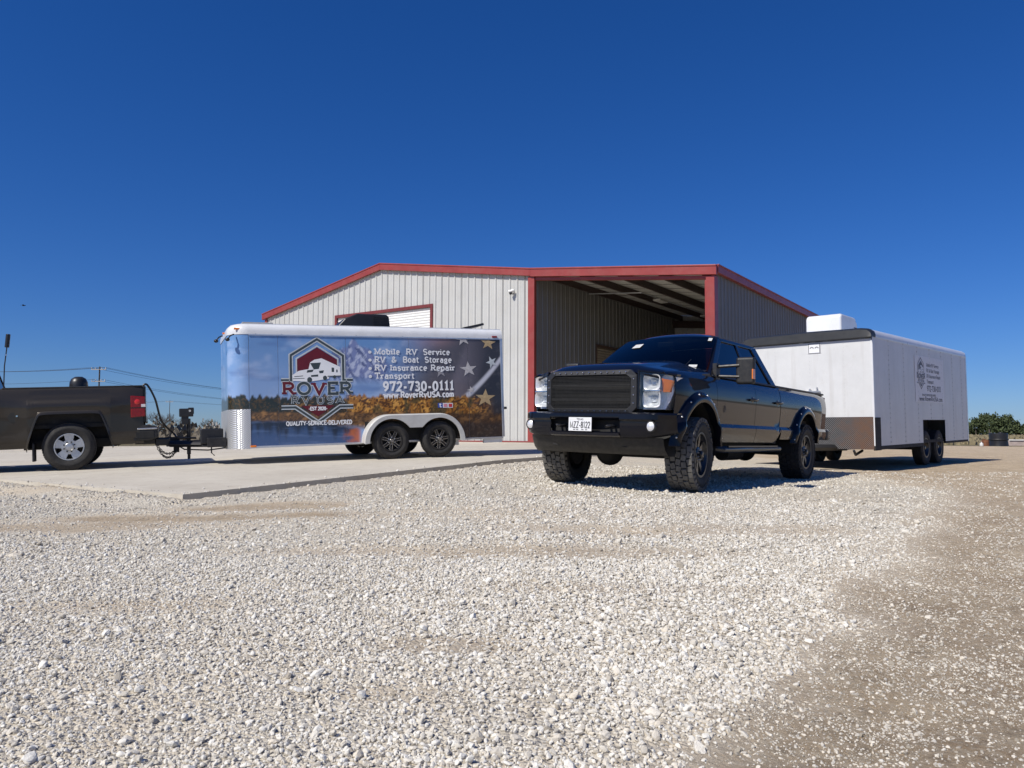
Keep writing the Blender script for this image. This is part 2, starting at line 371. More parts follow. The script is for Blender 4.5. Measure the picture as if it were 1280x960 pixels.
els = cr.color_ramp.elements; els[0].position = 0; els[0].color = (.30, .27, .22, 1); els[1].position = 1; els[1].color = (.86, .84, .77, 1)
for p_, c_ in ((.07, (.50, .47, .41)), (.3, (.64, .61, .54)), (.5, (.71, .65, .54)), (.6, (.74, .72, .655)), (.85, (.80, .785, .725))):
    e = els.new(p_); e.color = (*c_, 1)
vv_ = t.co('Object')
c = t.mix(t.ramp(t.noise(3.5, vv_, 5, .7), .42, .68, 0, .55), cr.outputs[0], (.56, .48, .365))
t.l.new(c, b.inputs['Base Color']); b.inputs['Roughness'].default_value = .9; b.inputs['Specular IOR Level'].default_value = .3
t.l.new(t.bump(t.noise(6, vv_, 5, .7), .35, .15), b.inputs['Normal'])
go = link('gravel', me, sm)
tag(go, 'loose crushed pale limestone gravel spread over the yard', 'gravel', kind='stuff')
ng = bpy.data.node_groups.new('gravel_nodes', 'GeometryNodeTree')
ng.interface.new_socket('Geometry', in_out='INPUT', socket_type='NodeSocketGeometry'); ng.interface.new_socket('Geometry', in_out='OUTPUT', socket_type='NodeSocketGeometry')
N_ = ng.nodes; L_ = ng.links
gi = N_.new('NodeGroupInput'); gout = N_.new('NodeGroupOutput'); jn = N_.new('GeometryNodeJoinGeometry')
for i in range(9):
    ico = N_.new('GeometryNodeMeshIcoSphere'); ico.inputs['Subdivisions'].default_value = 2; ico.inputs['Radius'].default_value = 1
    ns = N_.new('ShaderNodeTexNoise'); ns.noise_dimensions = '4D'; ns.inputs['W'].default_value = i*3.7; ns.inputs['Scale'].default_value = .75; ns.inputs['Detail'].default_value = 1.5
    sb = N_.new('ShaderNodeVectorMath'); sb.operation = 'SUBTRACT'; sb.inputs[1].default_value = (.5, .5, .5); L_.new(ns.outputs['Color'], sb.inputs[0])
    sc_ = N_.new('ShaderNodeVectorMath'); sc_.operation = 'SCALE'; sc_.inputs['Scale'].default_value = 1.55; L_.new(sb.outputs[0], sc_.inputs[0])
    st = N_.new('GeometryNodeSetPosition'); L_.new(ico.outputs[0], st.inputs['Geometry']); L_.new(sc_.outputs[0], st.inputs['Offset'])
    mt = N_.new('GeometryNodeSetMaterial'); mt.inputs['Material'].default_value = sm; L_.new(st.outputs[0], mt.inputs[0])
    g2 = N_.new('GeometryNodeGeometryToInstance'); L_.new(mt.outputs[0], g2.inputs[0]); L_.new(g2.outputs[0], jn.inputs[0])
def named(nm, typ):
    n = N_.new('GeometryNodeInputNamedAttribute'); n.data_type = typ; n.inputs['Name'].default_value = nm; return n.outputs[0]
ip = N_.new('GeometryNodeInstanceOnPoints'); L_.new(gi.outputs[0], ip.inputs['Points']); L_.new(jn.outputs[0], ip.inputs['Instance'])
ip.inputs['Pick Instance'].default_value = True
L_.new(named('kind_of', 'INT'), ip.inputs['Instance Index']); L_.new(named('turn', 'FLOAT_VECTOR'), ip.inputs['Rotation']); L_.new(named('size', 'FLOAT_VECTOR'), ip.inputs['Scale'])
L_.new(ip.outputs[0], gout.inputs[0])
mo = go.modifiers.new('stones', 'NODES'); mo.node_group = ng

# ---------------------------------------------------------------- concrete apron
cm, t, b = newmat('brushed_concrete')
v = t.co()
c = t.mix(t.ramp(t.noise(.7, v, 8, .7), .35, .65), (.475, .43, .35), (.575, .53, .44))
c = t.mix(t.ramp(t.noise(5, v, 8, .75), .52, .72, 0, .6), c, (.36, .305, .23))
c = t.mix(t.ramp(t.noise(160, v, 3), .4, .7, 0, .35), c, (.30, .28, .25))
c = t.mix(t.ramp(t.noise(1.7, v, 8, .8), .60, .74, 0, .5), c, (.24, .215, .175))
t.l.new(c, b.inputs['Base Color']); b.inputs['Roughness'].default_value = .85
t.l.new(t.bump(t.noise(90, v, 5, .7), .25, .004), b.inputs['Normal'])
pad = empty('concrete_pad', (BP[0], BP[1], CZ), (0, 0, BYAW)); tag(pad, kind='structure')
vb = [-16.5, -15.1, -10.4, -5.2, -.14]; ub = [PADU0, -3.3, 1.45, PADU1]
for i in range(3):
    for j in range(4):
        u0, u1, v0, v1 = ub[i]+.008, ub[i+1]-.008, vb[j]+.008, vb[j+1]-.008
        if j == 0: v1 = vb[1]
        if j == 1: v0 = vb[1]
        m_ = B(); nu_ = 8
        top = [[(u0+(u1-u0)*a/nu_, v0+(v1-v0)*q/4, zpad(v0+(v1-v0)*q/4)) for q in range(5)] for a in range(nu_+1)]
        bot = [[(p[0], p[1], p[2]-.16) for p in r_] for r_ in top]
        m_.grid(top); m_.grid([r_[::-1] for r_ in bot])
        for side in ([r_[0] for r_ in top], [r_[-1] for r_ in top], top[0], top[-1]): m_.grid([side, [(p[0], p[1], p[2]-.16) for p in side]])
        o = m_.obj('slab', cm, pad)
m_ = B().bx(-13.9, 6.15, .0, 11.9, -.52, -.322); m_.obj('floor_slab', cm, pad)

# ---------------------------------------------------------------- steel hall with an open bay
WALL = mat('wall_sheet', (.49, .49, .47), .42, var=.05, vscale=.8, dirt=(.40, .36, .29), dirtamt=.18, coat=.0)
BAYDK = mat('bay_sheet_dark', (.18, .175, .165), .4, var=.06, vscale=.8, dirt=(.16, .14, .11), dirtamt=.2)  # darker sheet of both bay walls; on the inner one the colour carries shade
REDT = mat('red_trim', (.27, .043, .037), .4, var=.10, vscale=2, dirt=(.30, .12, .10), dirtamt=.4)
INSU = mat('roof_deck', (.42, .41, .38), .6, var=.05)
STEEL = mat('primer_steel', (.045, .024, .02), .55, var=.15)
GALV = mat('galvanised', (.55, .56, .57), .38, metal=.7, var=.1)
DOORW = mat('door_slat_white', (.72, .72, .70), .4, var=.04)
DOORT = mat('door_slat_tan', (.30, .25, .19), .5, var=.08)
W_, L2, D_ = 14.03, 6.29, 12.0
ZL, ZR, ZE, ZE2 = 5.517, 6.887, 5.844, 5.181
def zroof(u): return float(np.interp(u, [-W_, -W_/2, 0, L2], [ZL, ZR, ZE, ZE2]))
hall = empty('steel_building', (BP[0], BP[1], CZ-.32), (0, 0, BYAW))
tag(hall, 'pale corrugated steel building with red trim and open bay beside the concrete apron', 'building')
def rib_profile(a0, a1, pitch=.305, h=.034):
    """trapezoid rib cross-section between a0 and a1 (ribs at multiples of pitch)"""
    pts = [(a0, 0.)]
    k = math.floor(a0/pitch)
    while k*pitch < a1+.1:
        c0 = k*pitch
        for da, d in ((-.042, 0), (-.018, h), (.018, h), (.042, 0), (.115, 0), (.125, .007), (.14, 0), (.175, 0), (.19, .007), (.20, 0)):
            if a0 < c0+da < a1: pts.append((c0+da, d))
        k += 1
    pts.append((a1, 0.)); return pts
def sheet(a0, a1, zb, zt, fn, parent, mt, name='wall_panel'):
    P = [[fn(a, d, zb), fn(a, d, zt(a))] for a, d in rib_profile(a0, a1)]
    o = B().grid(P).obj(name, mt, parent, solid=.004); return o
def run(a0, a1, fn, zt, mt, openings=(), zb=.0, name='wall_panel'):
    cuts = sorted({a0, a1, *[a for o in openings for a in o[:2]], *[a0+.914*k for k in range(1, int((a1-a0)/.914)+1)]})
    for p, q in zip(cuts[:-1], cuts[1:]):
        if q-p < .02: continue
        zb_ = zb
        for o0, o1, oz in openings:
            if p >= o0-.001 and q <= o1+.001: zb_ = oz
        sheet(p+.0015, q-.0015, zb_, zt, fn, hall, mt)
run(-W_+.02, -.13, lambda a, d, z: (a, -d, z), lambda a: zroof(a)-.06, WALL, [(-9.5, -4.5, 4.97)])
run(.05, D_-.1, lambda a, d, z: (.02+d, a, z), lambda a: ZE-.05, BAYDK, [(4.37, 7.45, 3.62)])      # hall side inside the bay, its shade put into the darker colour
run(.22, D_-.1, lambda a, d, z: (L2+d, a, z), lambda a: ZE2-.05, BAYDK)                              # outer wall of the bay
run(.05, D_-.1, lambda a, d, z: (-W_-d, a, z), lambda a: ZL-.05, WALL)
run(-W_, L2, lambda a, d, z: (a, D_+d, z), lambda a: zroof(a)-.06, WALL)
# roof sheets
for ua, ub_ in ((-W_-.12, -W_/2), (-W_/2, 0), (0, L2+.12)):
    n = int((D_+.3)/.914)+1
    for k in range(n):
        v0 = -.12+k*.914; v1 = min(v0+.912, D_+.15)
        P = [[(u, a, zroof(min(max(u, -W_), L2))-.035+d-(.0 if -W_ <= u <= L2 else .01)) for u in (ua, ub_)] for a, d in rib_profile(v0, v1)]
        B().grid(P).obj('roof_panel', WALL, hall, solid=.004)
# underside of the bay roof: pale liner sheets whose ribs run down the slope
for k in range(int(D_/.914)):
    v0 = .12+k*.9; P = [[(u, a, zroof(u)-.055-d) for u in (.06, L2-.06)] for a, d in rib_profile(v0, v0+.897, .15, .03)]
    B().grid(P).obj('ceiling_panel', INSU, hall, solid=.003)
for k in range(5):
    u = .42+1.38*k; z = zroof(u)-.095
    m_ = B().bx(u-.03, u+.03, .1, D_-.12, z-.215, z); m_.bx(u-.005, u+.07, .1, D_-.12, z-.24, z-.216)
    m_.obj('purlin', STEEL, hall)
for vv2 in (11.7,):
    m_ = B(); fn = lambda u, z, w_: (u, w_, z)
    m_.prism([(.08, zroof(.08)-.34), (L2-.08, zroof(L2)-.34), (L2-.08, zroof(L2)-.62), (.08, zroof(.08)-.66)], fn, vv2-.08, vv2+.08)
    m_.obj('rafter', STEEL, hall)
# red rake trim, following the roofline along the front
def rake(u0, u1, zt0, zt1, h, y0, y1, nm='rake_trim', mt=REDT):
    m_ = B(); fn = lambda u, z, w_: (u, w_, z)
    m_.prism([(u0, zt0), (u1, zt1), (u1, zt1-h), (u0, zt0-h)], fn, y0, y1)
    m_.prism([(u0, zt0+.012), (u1, zt1+.012), (u1, zt1-.035), (u0, zt0-.035)], fn, y0-.02, y1)
    return m_.obj(nm, mt, hall, bevel=.008)
rake(-W_-.14, -W_/2, ZL-.01, ZR, .26, -.15, -.045)
rake(-W_/2+.001, .0, ZR, ZE, .26, -.15, -.045)
rake(.001, L2+.14, ZE, ZE2-.01, .28, -.15, -.045)
m_ = B(); m_.prism([(.12, ZE-.30), (L2-.1, ZE2-.28), (L2-.1, ZE2-.38), (.12, ZE-.40)], lambda u, z, w_: (u, w_, z), -.04, .12); m_.obj('header_trim', REDT, hall, bevel=.006)
m_ = B().bx(-.13, .13, -.085, .048, 0, ZE-.27); m_.obj('corner_post', REDT, hall, bevel=.01)
m_ = B().bx(L2-.20, L2+.06, -.085, .20, 0, ZE2-.29); m_.bx(L2-.26, L2-.201, -.02, .14, 0, ZE2-.39); m_.obj('corner_post', REDT, hall, bevel=.01)
m_ = B().bx(-W_-.05, -W_+.09, -.06, .1, 0, ZL-.25); m_.obj('corner_trim', REDT, hall, bevel=.01)
# eave gutter along the outer bay wall
m_ = B().bx(L2+.03, L2+.16, -.03, D_+.1, ZE2-.22, ZE2+.03); m_.bx(L2+.03, L2+.185, -.03, D_+.1, ZE2-.01, ZE2+.029); m_.obj('eave_gutter', REDT, hall, bevel=.008)
m_ = B().bx(-W_-.16, -W_-.03, -.03, D_+.1, ZL-.22, ZL-.02); m_.obj('eave_gutter', REDT, hall, bevel=.008)
m_ = B().bx(L2-.01, L2+.07, D_-.1, D_+.06, 0, ZE2-.23); m_.obj('corner_trim', REDT, hall)
# base angle along the gable
m_ = B().bx(-W_, -.14, -.05, -.036, .0, .045); m_.obj('base_trim', REDT, hall)
# roll-up door in the gable: curtain of interlocking slats
m_ = B(); h_ = 4.97
m_.bx(-9.62, -9.5, -.05, .02, 0, h_+.1); m_.bx(-4.5, -4.38, -.05, .02, 0, h_+.1); m_.bx(-9.499, -4.501, -.05, .02, h_-.02, h_+.1)
dr = m_.obj('door_frame', mat('door_trim', (.16, .03, .028), .45), hall, bevel=.006)
me0 = None
for k in range(49):
    if me0 is None:
        P = [[(x, .05-.022*sin(pi*q/6), .101*q/6) for q in range(7)] for x in (-9.5, -4.5)]
        o = B().grid(P).obj('door_slat', DOORW, dr, smooth=30); me0 = o.data
    else: o = link('door_slat', me0, None, dr)
    o.location = (0, 0, .02+.101*k)
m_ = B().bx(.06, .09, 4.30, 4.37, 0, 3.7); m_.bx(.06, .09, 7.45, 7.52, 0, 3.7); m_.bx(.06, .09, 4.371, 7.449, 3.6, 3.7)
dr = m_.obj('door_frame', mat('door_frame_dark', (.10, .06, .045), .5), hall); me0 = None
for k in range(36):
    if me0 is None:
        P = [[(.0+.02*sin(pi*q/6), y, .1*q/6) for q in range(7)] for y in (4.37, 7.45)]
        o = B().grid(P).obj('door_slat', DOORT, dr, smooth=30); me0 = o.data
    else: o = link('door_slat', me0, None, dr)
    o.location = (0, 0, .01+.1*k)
# conduit and light fittings under the bay roof
m_ = B().tube([(.5, 3.0, ZE-.45), (2.6, 3.0, ZE-.62)], .022); m_.tube([(2.6, 3.0, ZE-.62), (2.6, 11.5, ZE-.60)], .02); m_.obj('conduit', GALV, hall, smooth=60)
for y in (4.6, 9.2):
    m_ = B().bx(2.45, 2.75, y-.35, y+.35, ZE-.72, ZE-.64); m_.obj('light_fitting', INSU, hall, bevel=.02)

# security camera below the gable trim
sc_ = empty('security_camera', (*bw(-.78, -.04), CZ+4.80), (0, 0, BYAW)); tag(sc_, 'small white security camera high on the gable wall beside the red post', 'camera')
B().box((0, .0, .03), (.10, .03, .12)).cyl((0, -.01, .03), (0, -.10, -.02), .018).obj('bracket', mat('camera_white', (.75, .75, .73), .4), sc_, bevel=.006)
B().cyl((-.06, -.16, .0), (.10, -.08, .05), .05, n=16).obj('body', bpy.data.materials['camera_white'], sc_, smooth=40)
B().sphere((.0, -.12, -.05), .055, 14, 8).obj('lens_dome', mat('lens_black', (.02, .02, .022), .15), sc_, smooth=60)

# ---------------------------------------------------------------- wheels
RUB = mat('tyre_rubber', (.022, .021, .02), .8, var=.25, vscale=9, dirt=(.10, .09, .075), dirtamt=.25, bump=.2, bscale=90)
RUBW = mat('dusty_tread', (.12, .115, .105), .9, var=.3, vscale=14, dirt=(.17, .155, .13), dirtamt=.6, bump=.3, bscale=80)
BLKM = mat('satin_black', (.016, .016, .017), .38, var=.15, vscale=12)
RIMB = mat('rim_black', (.018, .018, .019), .3, coat=.3, var=.2, vscale=20, dirt=(.09, .08, .07), dirtamt=.2)
RIMS = mat('rim_machined', (.62, .62, .62), .25, metal=1., var=.1, vscale=20)
RIMG = mat('rim_alloy', (.58, .58, .575), .32, metal=.85, var=.12, vscale=9, dirt=(.25, .23, .2), dirtamt=.3)
DARK = mat('underbody_black', (.010, .010, .010), .75, var=.3, dirt=(.03, .027, .022), dirtamt=.4)
CHROME = mat('chrome', (.75, .75, .76), .08, metal=1., var=.03)
def spoke(m_, a, r0, r1, w0, w1, h0, h1, th):
    R = Matrix.Rotation(-a, 3, 'Y')
    V = []
    for r, w_, h in ((r0, w0, h0), (r1, w1, h1)):
        for sx in (-1, 1):
            for dh in (0, -th): V.append(R @ Vector((r, h+dh, sx*w_/2)))
    return m_.add(V, [(0, 1, 3, 2), (4, 6, 7, 5), (0, 2, 6, 4), (1, 5, 7, 3), (0, 4, 5, 1), (2, 3, 7, 6)])
def make_wheel(parent, pos, R, W, side=1, steer=0., style='black8', rr=.25, tread='road', dusty=False, camber=0.):
    hub = B(); hw = W/2
    hub.cyl((0, hw*.1, 0), (0, -hw*.9, 0), rr*.75, n=20)
    wl = hub.obj('wheel', DARK, parent, smooth=40)
    wl.location = pos; wl.rotation_euler = (camber, 0, steer+(0 if side > 0 else pi))
    sh = W*.10
    T = B(); dep = .012 if tread == 'block' else .006
    Rt = R-dep
    prof = [(rr, -hw*.78), (rr+.012, -hw*.86), (rr+(Rt-rr)*.45, -hw*1.02), (rr+(Rt-rr)*.78, -hw*.97), (Rt-.012, -hw*.86), (Rt, -hw*.72), (Rt+.001, -hw*.3), (Rt+.001, hw*.3), (Rt, hw*.72), (Rt-.012, hw*.86), (rr+(Rt-rr)*.78, hw*.97), (rr+(Rt-rr)*.62, hw*1.01), (rr+(Rt-rr)*.60, hw*1.03), (rr+(Rt-rr)*.45, hw*1.02), (rr+.03, hw*.93), (rr+.012, hw*.86), (rr, hw*.78)]
    T.lathe(prof, 56)
    ty = T.obj('tyre', RUB, wl, smooth=50)
    Tb = B()
    if tread == 'block':
        rows = ((-.80, .36), (-.40, .36), (0., .34), (.40, .36), (.80, .36)); n = 34
        for i, (h, wf) in enumerate(rows):
            for k in range(n):
                a = 2*pi*(k+(.5 if i % 2 else 0)+random.uniform(-.1, .1))/n; rad = R-.007-(.006 if abs(h) > .6 else 0)
                M3 = Matrix.Rotation(-a, 3, 'Y') @ Matrix.Rotation(random.choice((-.22, .22, .1)), 3, 'X')
                c = Matrix.Rotation(-a, 3, 'Y') @ Vector((rad, h*hw, 0))
                Tb.box(c, (.022, wf*hw*.98, 2*pi*R/n*.80), M3)
        for sgn in (-1, 1):
            for k in range(n):
                a = 2*pi*(k+.5)/n; c = Matrix.Rotation(-a, 3, 'Y') @ Vector((R-.03, sgn*hw*.955, 0))
                Tb.box(c, (.045, .022, 2*pi*R/n*(.7 if k % 2 else .45)), Matrix.Rotation(-a, 3, 'Y') @ Matrix.Rotation(-sgn*.25, 3, 'Z'))
    else:
        n = 60
        for h, wf in ((-.66, .30), (-.30, .26), (0.06, .26), (.34, .22), (.68, .30)):
            for k in range(n):
                a = 2*pi*(k+random.uniform(-.1, .1))/n; c = Matrix.Rotation(-a, 3, 'Y') @ Vector((R-.005, h*hw, 0))
                Tb.box(c, (.011, wf*hw, 2*pi*R/n*.78), Matrix.Rotation(-a, 3, 'Y'))
    Tb.obj('tread', RUBW if dusty else RUB, ty)
    # rim: barrel, lip, spokes, cap, nuts
    mt = {'black8': RIMB, 'split7': RIMB, 'alloy': RIMG, 'steel': RIMB}[style]
    rm = B(); lip = hw*.80
    if style == 'alloy':
        rm.lathe([(rr+.004, lip), (rr+.004, lip+.012), (rr-.012, lip+.012), (rr-.02, lip-.02), (rr-.03, -hw*.7)], 48)
        f0 = lip-.005
        rm.lathe([(.001, f0-.005), (rr*.52, f0-.005), (rr*.56, f0-.012)], 40)
        for k in range(5):
            a = pi/2+2*pi*k/5; spoke(rm, a, rr*.48, rr*.97, rr*.50, rr*.72, f0-.006, f0-.004, .05)
        for k in range(30): pass
        rm.lathe([(.068, f0-.006), (.068, f0+.02), (.055, f0+.034), (.001, f0+.036)], 24)
    else:
        rm.lathe([(rr+.006, lip), (rr+.006, lip+.014), (rr-.014, lip+.014), (rr-.02, lip-.015), (rr-.045, lip-.05), (rr-.045, -hw*.7)], 44)
        f0 = lip-.01 if style != 'steel' else lip-.05
        rm.lathe([(rr*.36, f0-.05), (rr*.36, f0-.012), (rr*.30, f0-.004), (.001, f0-.004)], 28)
        if style == 'black8':
            for k in range(8): spoke(rm, 2*pi*k/8+.2, rr*.26, rr*.90, rr*.20, rr*.26, f0-.016, f0-.006, .035)
        elif style == 'split7':
            for k in range(7): spoke(rm, 2*pi*k/7+.3, rr*.22, rr*.92, rr*.22, rr*.26, f0-.014, f0-.008, .03)
        else:
            rm.lathe([(rr*.34, f0-.03), (rr*.62, f0-.004), (rr*.86, f0-.03), (rr*.93, f0-.06)], 32)
        rm.lathe([(.045, f0-.004), (.045, f0+.03), (.03, f0+.045), (.001, f0+.047)], 18)
    ri = rm.obj('rim', mt, wl, smooth=35, bevel=None)
    if style == 'split7':
        ed = B()
        for k in range(7):
            a = 2*pi*k/7+.3
            for sgn in (-1, 1):
                Rm = Matrix.Rotation(-a, 3, 'Y'); wd = rr*.24
                ed.box(Rm @ Vector((rr*.60, f0-.006, sgn*wd*.48)), (rr*.62, .008, .010), Rm)
            ed.box(Matrix.Rotation(-a, 3, 'Y') @ Vector((rr*.915, f0-.006, 0)), (.012, .008, rr*.25), Matrix.Rotation(-a, 3, 'Y'))
        ed.cyl((0, f0+.03, 0), (0, f0+.052, 0), .034, n=16)
        ed.obj('spoke_edge', RIMS, ri)
    nu = B(); nl = 8 if style in ('black8', 'alloy') else 6
    rb = .083 if style == 'alloy' else .062
    for k in range(nl):
        a = 2*pi*(k+.5)/nl; p = (rb*cos(a), f0-.006, rb*sin(a))
        nu.cyl(p, (p[0], f0+.014, p[2]), .0125 if style == 'alloy' else .010, n=6)
    nu.obj('lug_nut', DARK if style == 'alloy' else GALV, ri)
    if style == 'black8':
        B().lathe([(rr+.0065, lip+.008), (rr+.008, lip+.0155), (rr-.004, lip+.0155), (rr-.006, lip+.01)], 48).obj('rim_lip', mat('rim_lip_grey', (.08, .08, .08), .35, metal=.6) if 'rim_lip_grey' not in bpy.data.materials else bpy.data.materials['rim_lip_grey'], ri, smooth=50)
    return wl

# ---------------------------------------------------------------- glass
def glassmat(name, tint, alpha, rough=.02):
    m, t, b = newmat(name)
    n = t.n; out = n['Material Output']
    tr = n.new('ShaderNodeBsdfTransparent'); tr.inputs[0].default_value = (*tint, 1)
    gl = n.new('ShaderNodeBsdfGlossy'); gl.inputs['Roughness'].default_value = rough; gl.inputs['Color'].default_value = (1, 1, 1, 1)
    lw_ = n.new('ShaderNodeLayerWeight'); lw_.inputs['Blend'].default_value = .5
    fc = t.math('ADD', .04, t.math('MULTIPLY', .96, t.math('POWER', lw_.outputs['Facing'], 5.0)))
    mx = n.new('ShaderNodeMixShader'); t.l.new(fc, mx.inputs[0]); t.l.new(tr.outputs[0], mx.inputs[1]); t.l.new(gl.outputs[0], mx.inputs[2])
    n.remove(b); t.l.new(mx.outputs[0], out.inputs['Surface']); return m
GLT = glassmat('tinted_glass', (.05, .055, .06), .1)
GLW = glassmat('windscreen_glass', (.22, .25, .25), .3)
LENS = glassmat('clear_lens', (.92, .93, .93), .9)

# ---------------------------------------------------------------- black crew-cab pickup
def carpaint(name, col, flake=0., dust=(.20, .18, .15), amt=.12):
    m, t, b = newmat(name); v = t.co()
    g_ = t.n.new('ShaderNodeNewGeometry'); s_ = t.n.new('ShaderNodeSeparateXYZ'); t.l.new(v, s_.inputs[0])
    low = t.ramp(s_.outputs[2], .45, 1.0, 1., .12)
    d = t.math('MULTIPLY', t.ramp(t.noise(7, v, 8, .75), .40, .75, 0, amt), low)
    t.l.new(t.mix(d, col, dust), b.inputs['Base Color'])
    b.inputs['Metallic'].default_value = flake; b.inputs['Roughness'].default_value = .45; b.inputs['Specular IOR Level'].default_value = .1
    b.inputs['Coat Weight'].default_value = 1.; b.inputs['Coat IOR'].default_value = 1.36; b.inputs['Coat Roughness'].default_value = .035
    t.l.new(t.bump(t.noise(2.6, v, 2), .03, .02), b.inputs['Coat Normal'])
    return m
BLK = carpaint('black_paint', (.0025, .003, .007), amt=.03)
TRIM = mat('textured_black_plastic', (.011, .011, .0115), .5, var=.2, vscale=10, dirt=(.10, .09, .075), dirtamt=.25, bump=.15, bscale=200)
AMB = mat('amber_lens', (.75, .20, .02), .2, coat=.5)
REDL = mat('red_lens', (.20, .004, .005), .22, coat=.25, var=.2, vscale=25)
REFL = mat('lamp_reflector', (.80, .80, .81), .38, metal=.5, var=.12, vscale=40)
PLATE = mat('plate_white', (.70, .71, .72), .45, var=.04)
INK = mat('print_black', (.02, .02, .025), .6)
CLOTH = mat('seat_grey', (.05, .05, .052), .9)
WHT = mat('sticker_white', (.55, .55, .53), .5)
TX, TY, TYAW = 1.39, 9.55, -2.225
trk = empty('pickup_truck', (TX, TY, CZ-.655), (-.022, -.010, TYAW))
tag(trk, 'lifted black crew-cab pickup truck with mesh grille on the gravel', 'pickup truck')
SIDEP = np.array([(.50, .90), (.58, .942), (.70, .974), (.755, .978), (.80, .950), (.95, .962), (1.08, .972), (1.15, .973), (1.23, .965), (1.31, .948), (1.345, .925), (1.39, .885)])
def ty_(x, z):
    y = float(np.interp(z, SIDEP[:, 0], SIDEP[:, 1]))
    if x > .25: y -= .10*((x-.25)/.6)**2
    if x < -4.6: y -= .03*((-x-4.6)/.6)**2
    return y
def arch(x, cx, r, cz, flat, zdef):
    """underside of a body side with a wheel arch"""
    d = abs(x-cx)
    if d >= r: return zdef
    return max(zdef, cz+sqrt(max(0, r*r-d*d))*flat)
def colsx(x0, x1, arcs=(), n=14):
    s = set(np.linspace(x0, x1, n))
    for cx, r in arcs:
        for k in range(33): xx = cx+r*cos(pi*k/32); s.add(min(max(xx, x0), x1))
    s = sorted(s); out = [s[0]]
    for q in s[1:]:
        if q-out[-1] > .004: out.append(q)
    return out
def side_skin(name, x0, x1, zlo, zhi, s, mt, parent, arcs=(), nz=None, yf=ty_, zrows=None, solid=.006):
    P = []
    rows = zrows if zrows is not None else list(SIDEP[:, 0])
    for x in colsx(x0, x1, arcs):
        lo, hi = zlo(x), zhi(x); r = []
        for k in range(19):
            z = lo+(hi-lo)*k/18
            r.append((x, s*yf(x, z), z))
        # pull samples onto the body creases so that the light catches them
        zz = [p[2] for p in r]
        for c in rows:
            if lo < c < hi:
                j = int(np.argmin([abs(q-c) for q in zz])); 
                if 0 < j < 18: zz[j] = c
        r = [(x, s*yf(x, z), z) for z in zz]
        P.append(r)
    return B().grid(P).obj(name, mt, parent, smooth=28, solid=solid)
AF, AR = (0., .545), (-3.97, .545)
for s in (1, -1):
    side_skin('front_fender', -.50, .59, lambda x: arch(x, 0, .545, .44, 1.12, .56 if x < 0 else .80), lambda x: 1.335-.05*max(0, x-.3), s, BLK, trk, [AF])
    for nm, xa, xb in (('front_door', -1.805, -.507), ('rear_door', -2.795, -1.813)):
        d = side_skin(nm, xa, xb, lambda x, xb=xb: .575+(.16*max(0, (-2.55-x)/.25)**2 if xb < -1.7 else 0), lambda x: 1.385, s, BLK, trk)
        # window, its frame, the handle
        lx = xa+.13
        hb = B(); hy = ty_(lx, 1.14)
        hb.tube([(lx-.11, s*(hy+.01), 1.135), (lx-.07, s*(hy+.045), 1.14), (lx+.07, s*(hy+.045), 1.14), (lx+.11, s*(hy+.01), 1.135)], .017)
        hb.sphere((lx, s*(hy-.01), 1.14), .05, 12, 6, (1.2, .4, .9)); hb.obj('handle', BLKM if nm == 'x' else CHROME if False else RIMB, d, smooth=50)
    side_skin('bed_side', -5.20, -2.815, lambda x: arch(x, -3.97, .545, .44, 1.10, .62), lambda x: 1.385, s, BLK, trk, [AR])
    m_ = B(); m_.bx(-5.2, -2.82, s*.80, s*.905, 1.372, 1.402); m_.obj('bed_rail_cap', TRIM, trk, bevel=.012)
    # pocket-style fender flares with bolts
    for cx, r, zc, fl, zend in ((0, .545, .44, 1.12, .56), (-3.97, .545, .44, 1.10, .60)):
        P = []; bl = B()
        for k in range(37):
            a = -.10+(pi+.2)*k/36
            row = []
            for dr_, dy in ((-.012, -.03), (-.012, .060), (.015, .068), (.05, .056), (.085, .028), (.105, -.012)):
                x = cx+(r+dr_)*cos(a); z = zc+(r+dr_)*sin(a)*fl
                z = max(z, zend-.03)
                row.append((x, s*(ty_(min(x, .9), min(max(z, .60), 1.30))+dy), z))
            P.append(row)
            if 2 < k < 34 and k % 4 == 0:
                x = cx+(r+.07)*cos(a); z = zc+(r+.07)*sin(a)*fl; y = ty_(x, min(z, 1.3))+.038
                bl.sphere((x, s*y, z), .013, 8, 5)
        f = B().grid(P).obj('fender_flare', BLK, trk, smooth=35, solid=.006)
        bl.obj('bolt', GALV, f, smooth=60)
# hood with raised centre, rolled over at the nose
def hoodz(x, y):
    a = (x+.42)/1.27; z = 1.555-.115*a-.03*a**3-.055*max(0, (a-.82)/.18)**2
    yy = abs(y); z += .03*(1-min(1, max(0, (yy-.48)/.12)))*(.35+.65*(1-a))
    z -= .10*(yy/.84)**3*(.8+.4*(1-a))
    return z
def noseX(y): return .845-.16*max(0, (abs(y)-.42)/.5)**1.8
P = []
for i in range(29):
    a = i/28; row = []
    for j in range(41):
        y = -.835+1.67*j/40; x = -.42+.02*(1-(y/.835)**2)+(noseX(y)+.42)*a
        row.append((x, y, hoodz(-.42+1.27*a, y)))
    P.append(row)
B().grid(P).obj('hood', BLK, trk, smooth=30, solid=.02)
for s in (1, -1):
    P = []
    for i in range(15):
        x = -.50+1.22*i/14; a = (x+.42)/1.27; ze = hoodz(x, .835)-.004
        row = []
        for q in range(5):
            f = q/4; zt = 1.335-.05*max(0, x-.3)
            row.append((x, s*(.838+(ty_(x, zt)-.838)*f), ze+(zt-ze)*f+.018*sin(pi*f)))
        P.append(row)
    B().grid(P).obj('fender_top', BLK, trk, smooth=40, solid=.008)
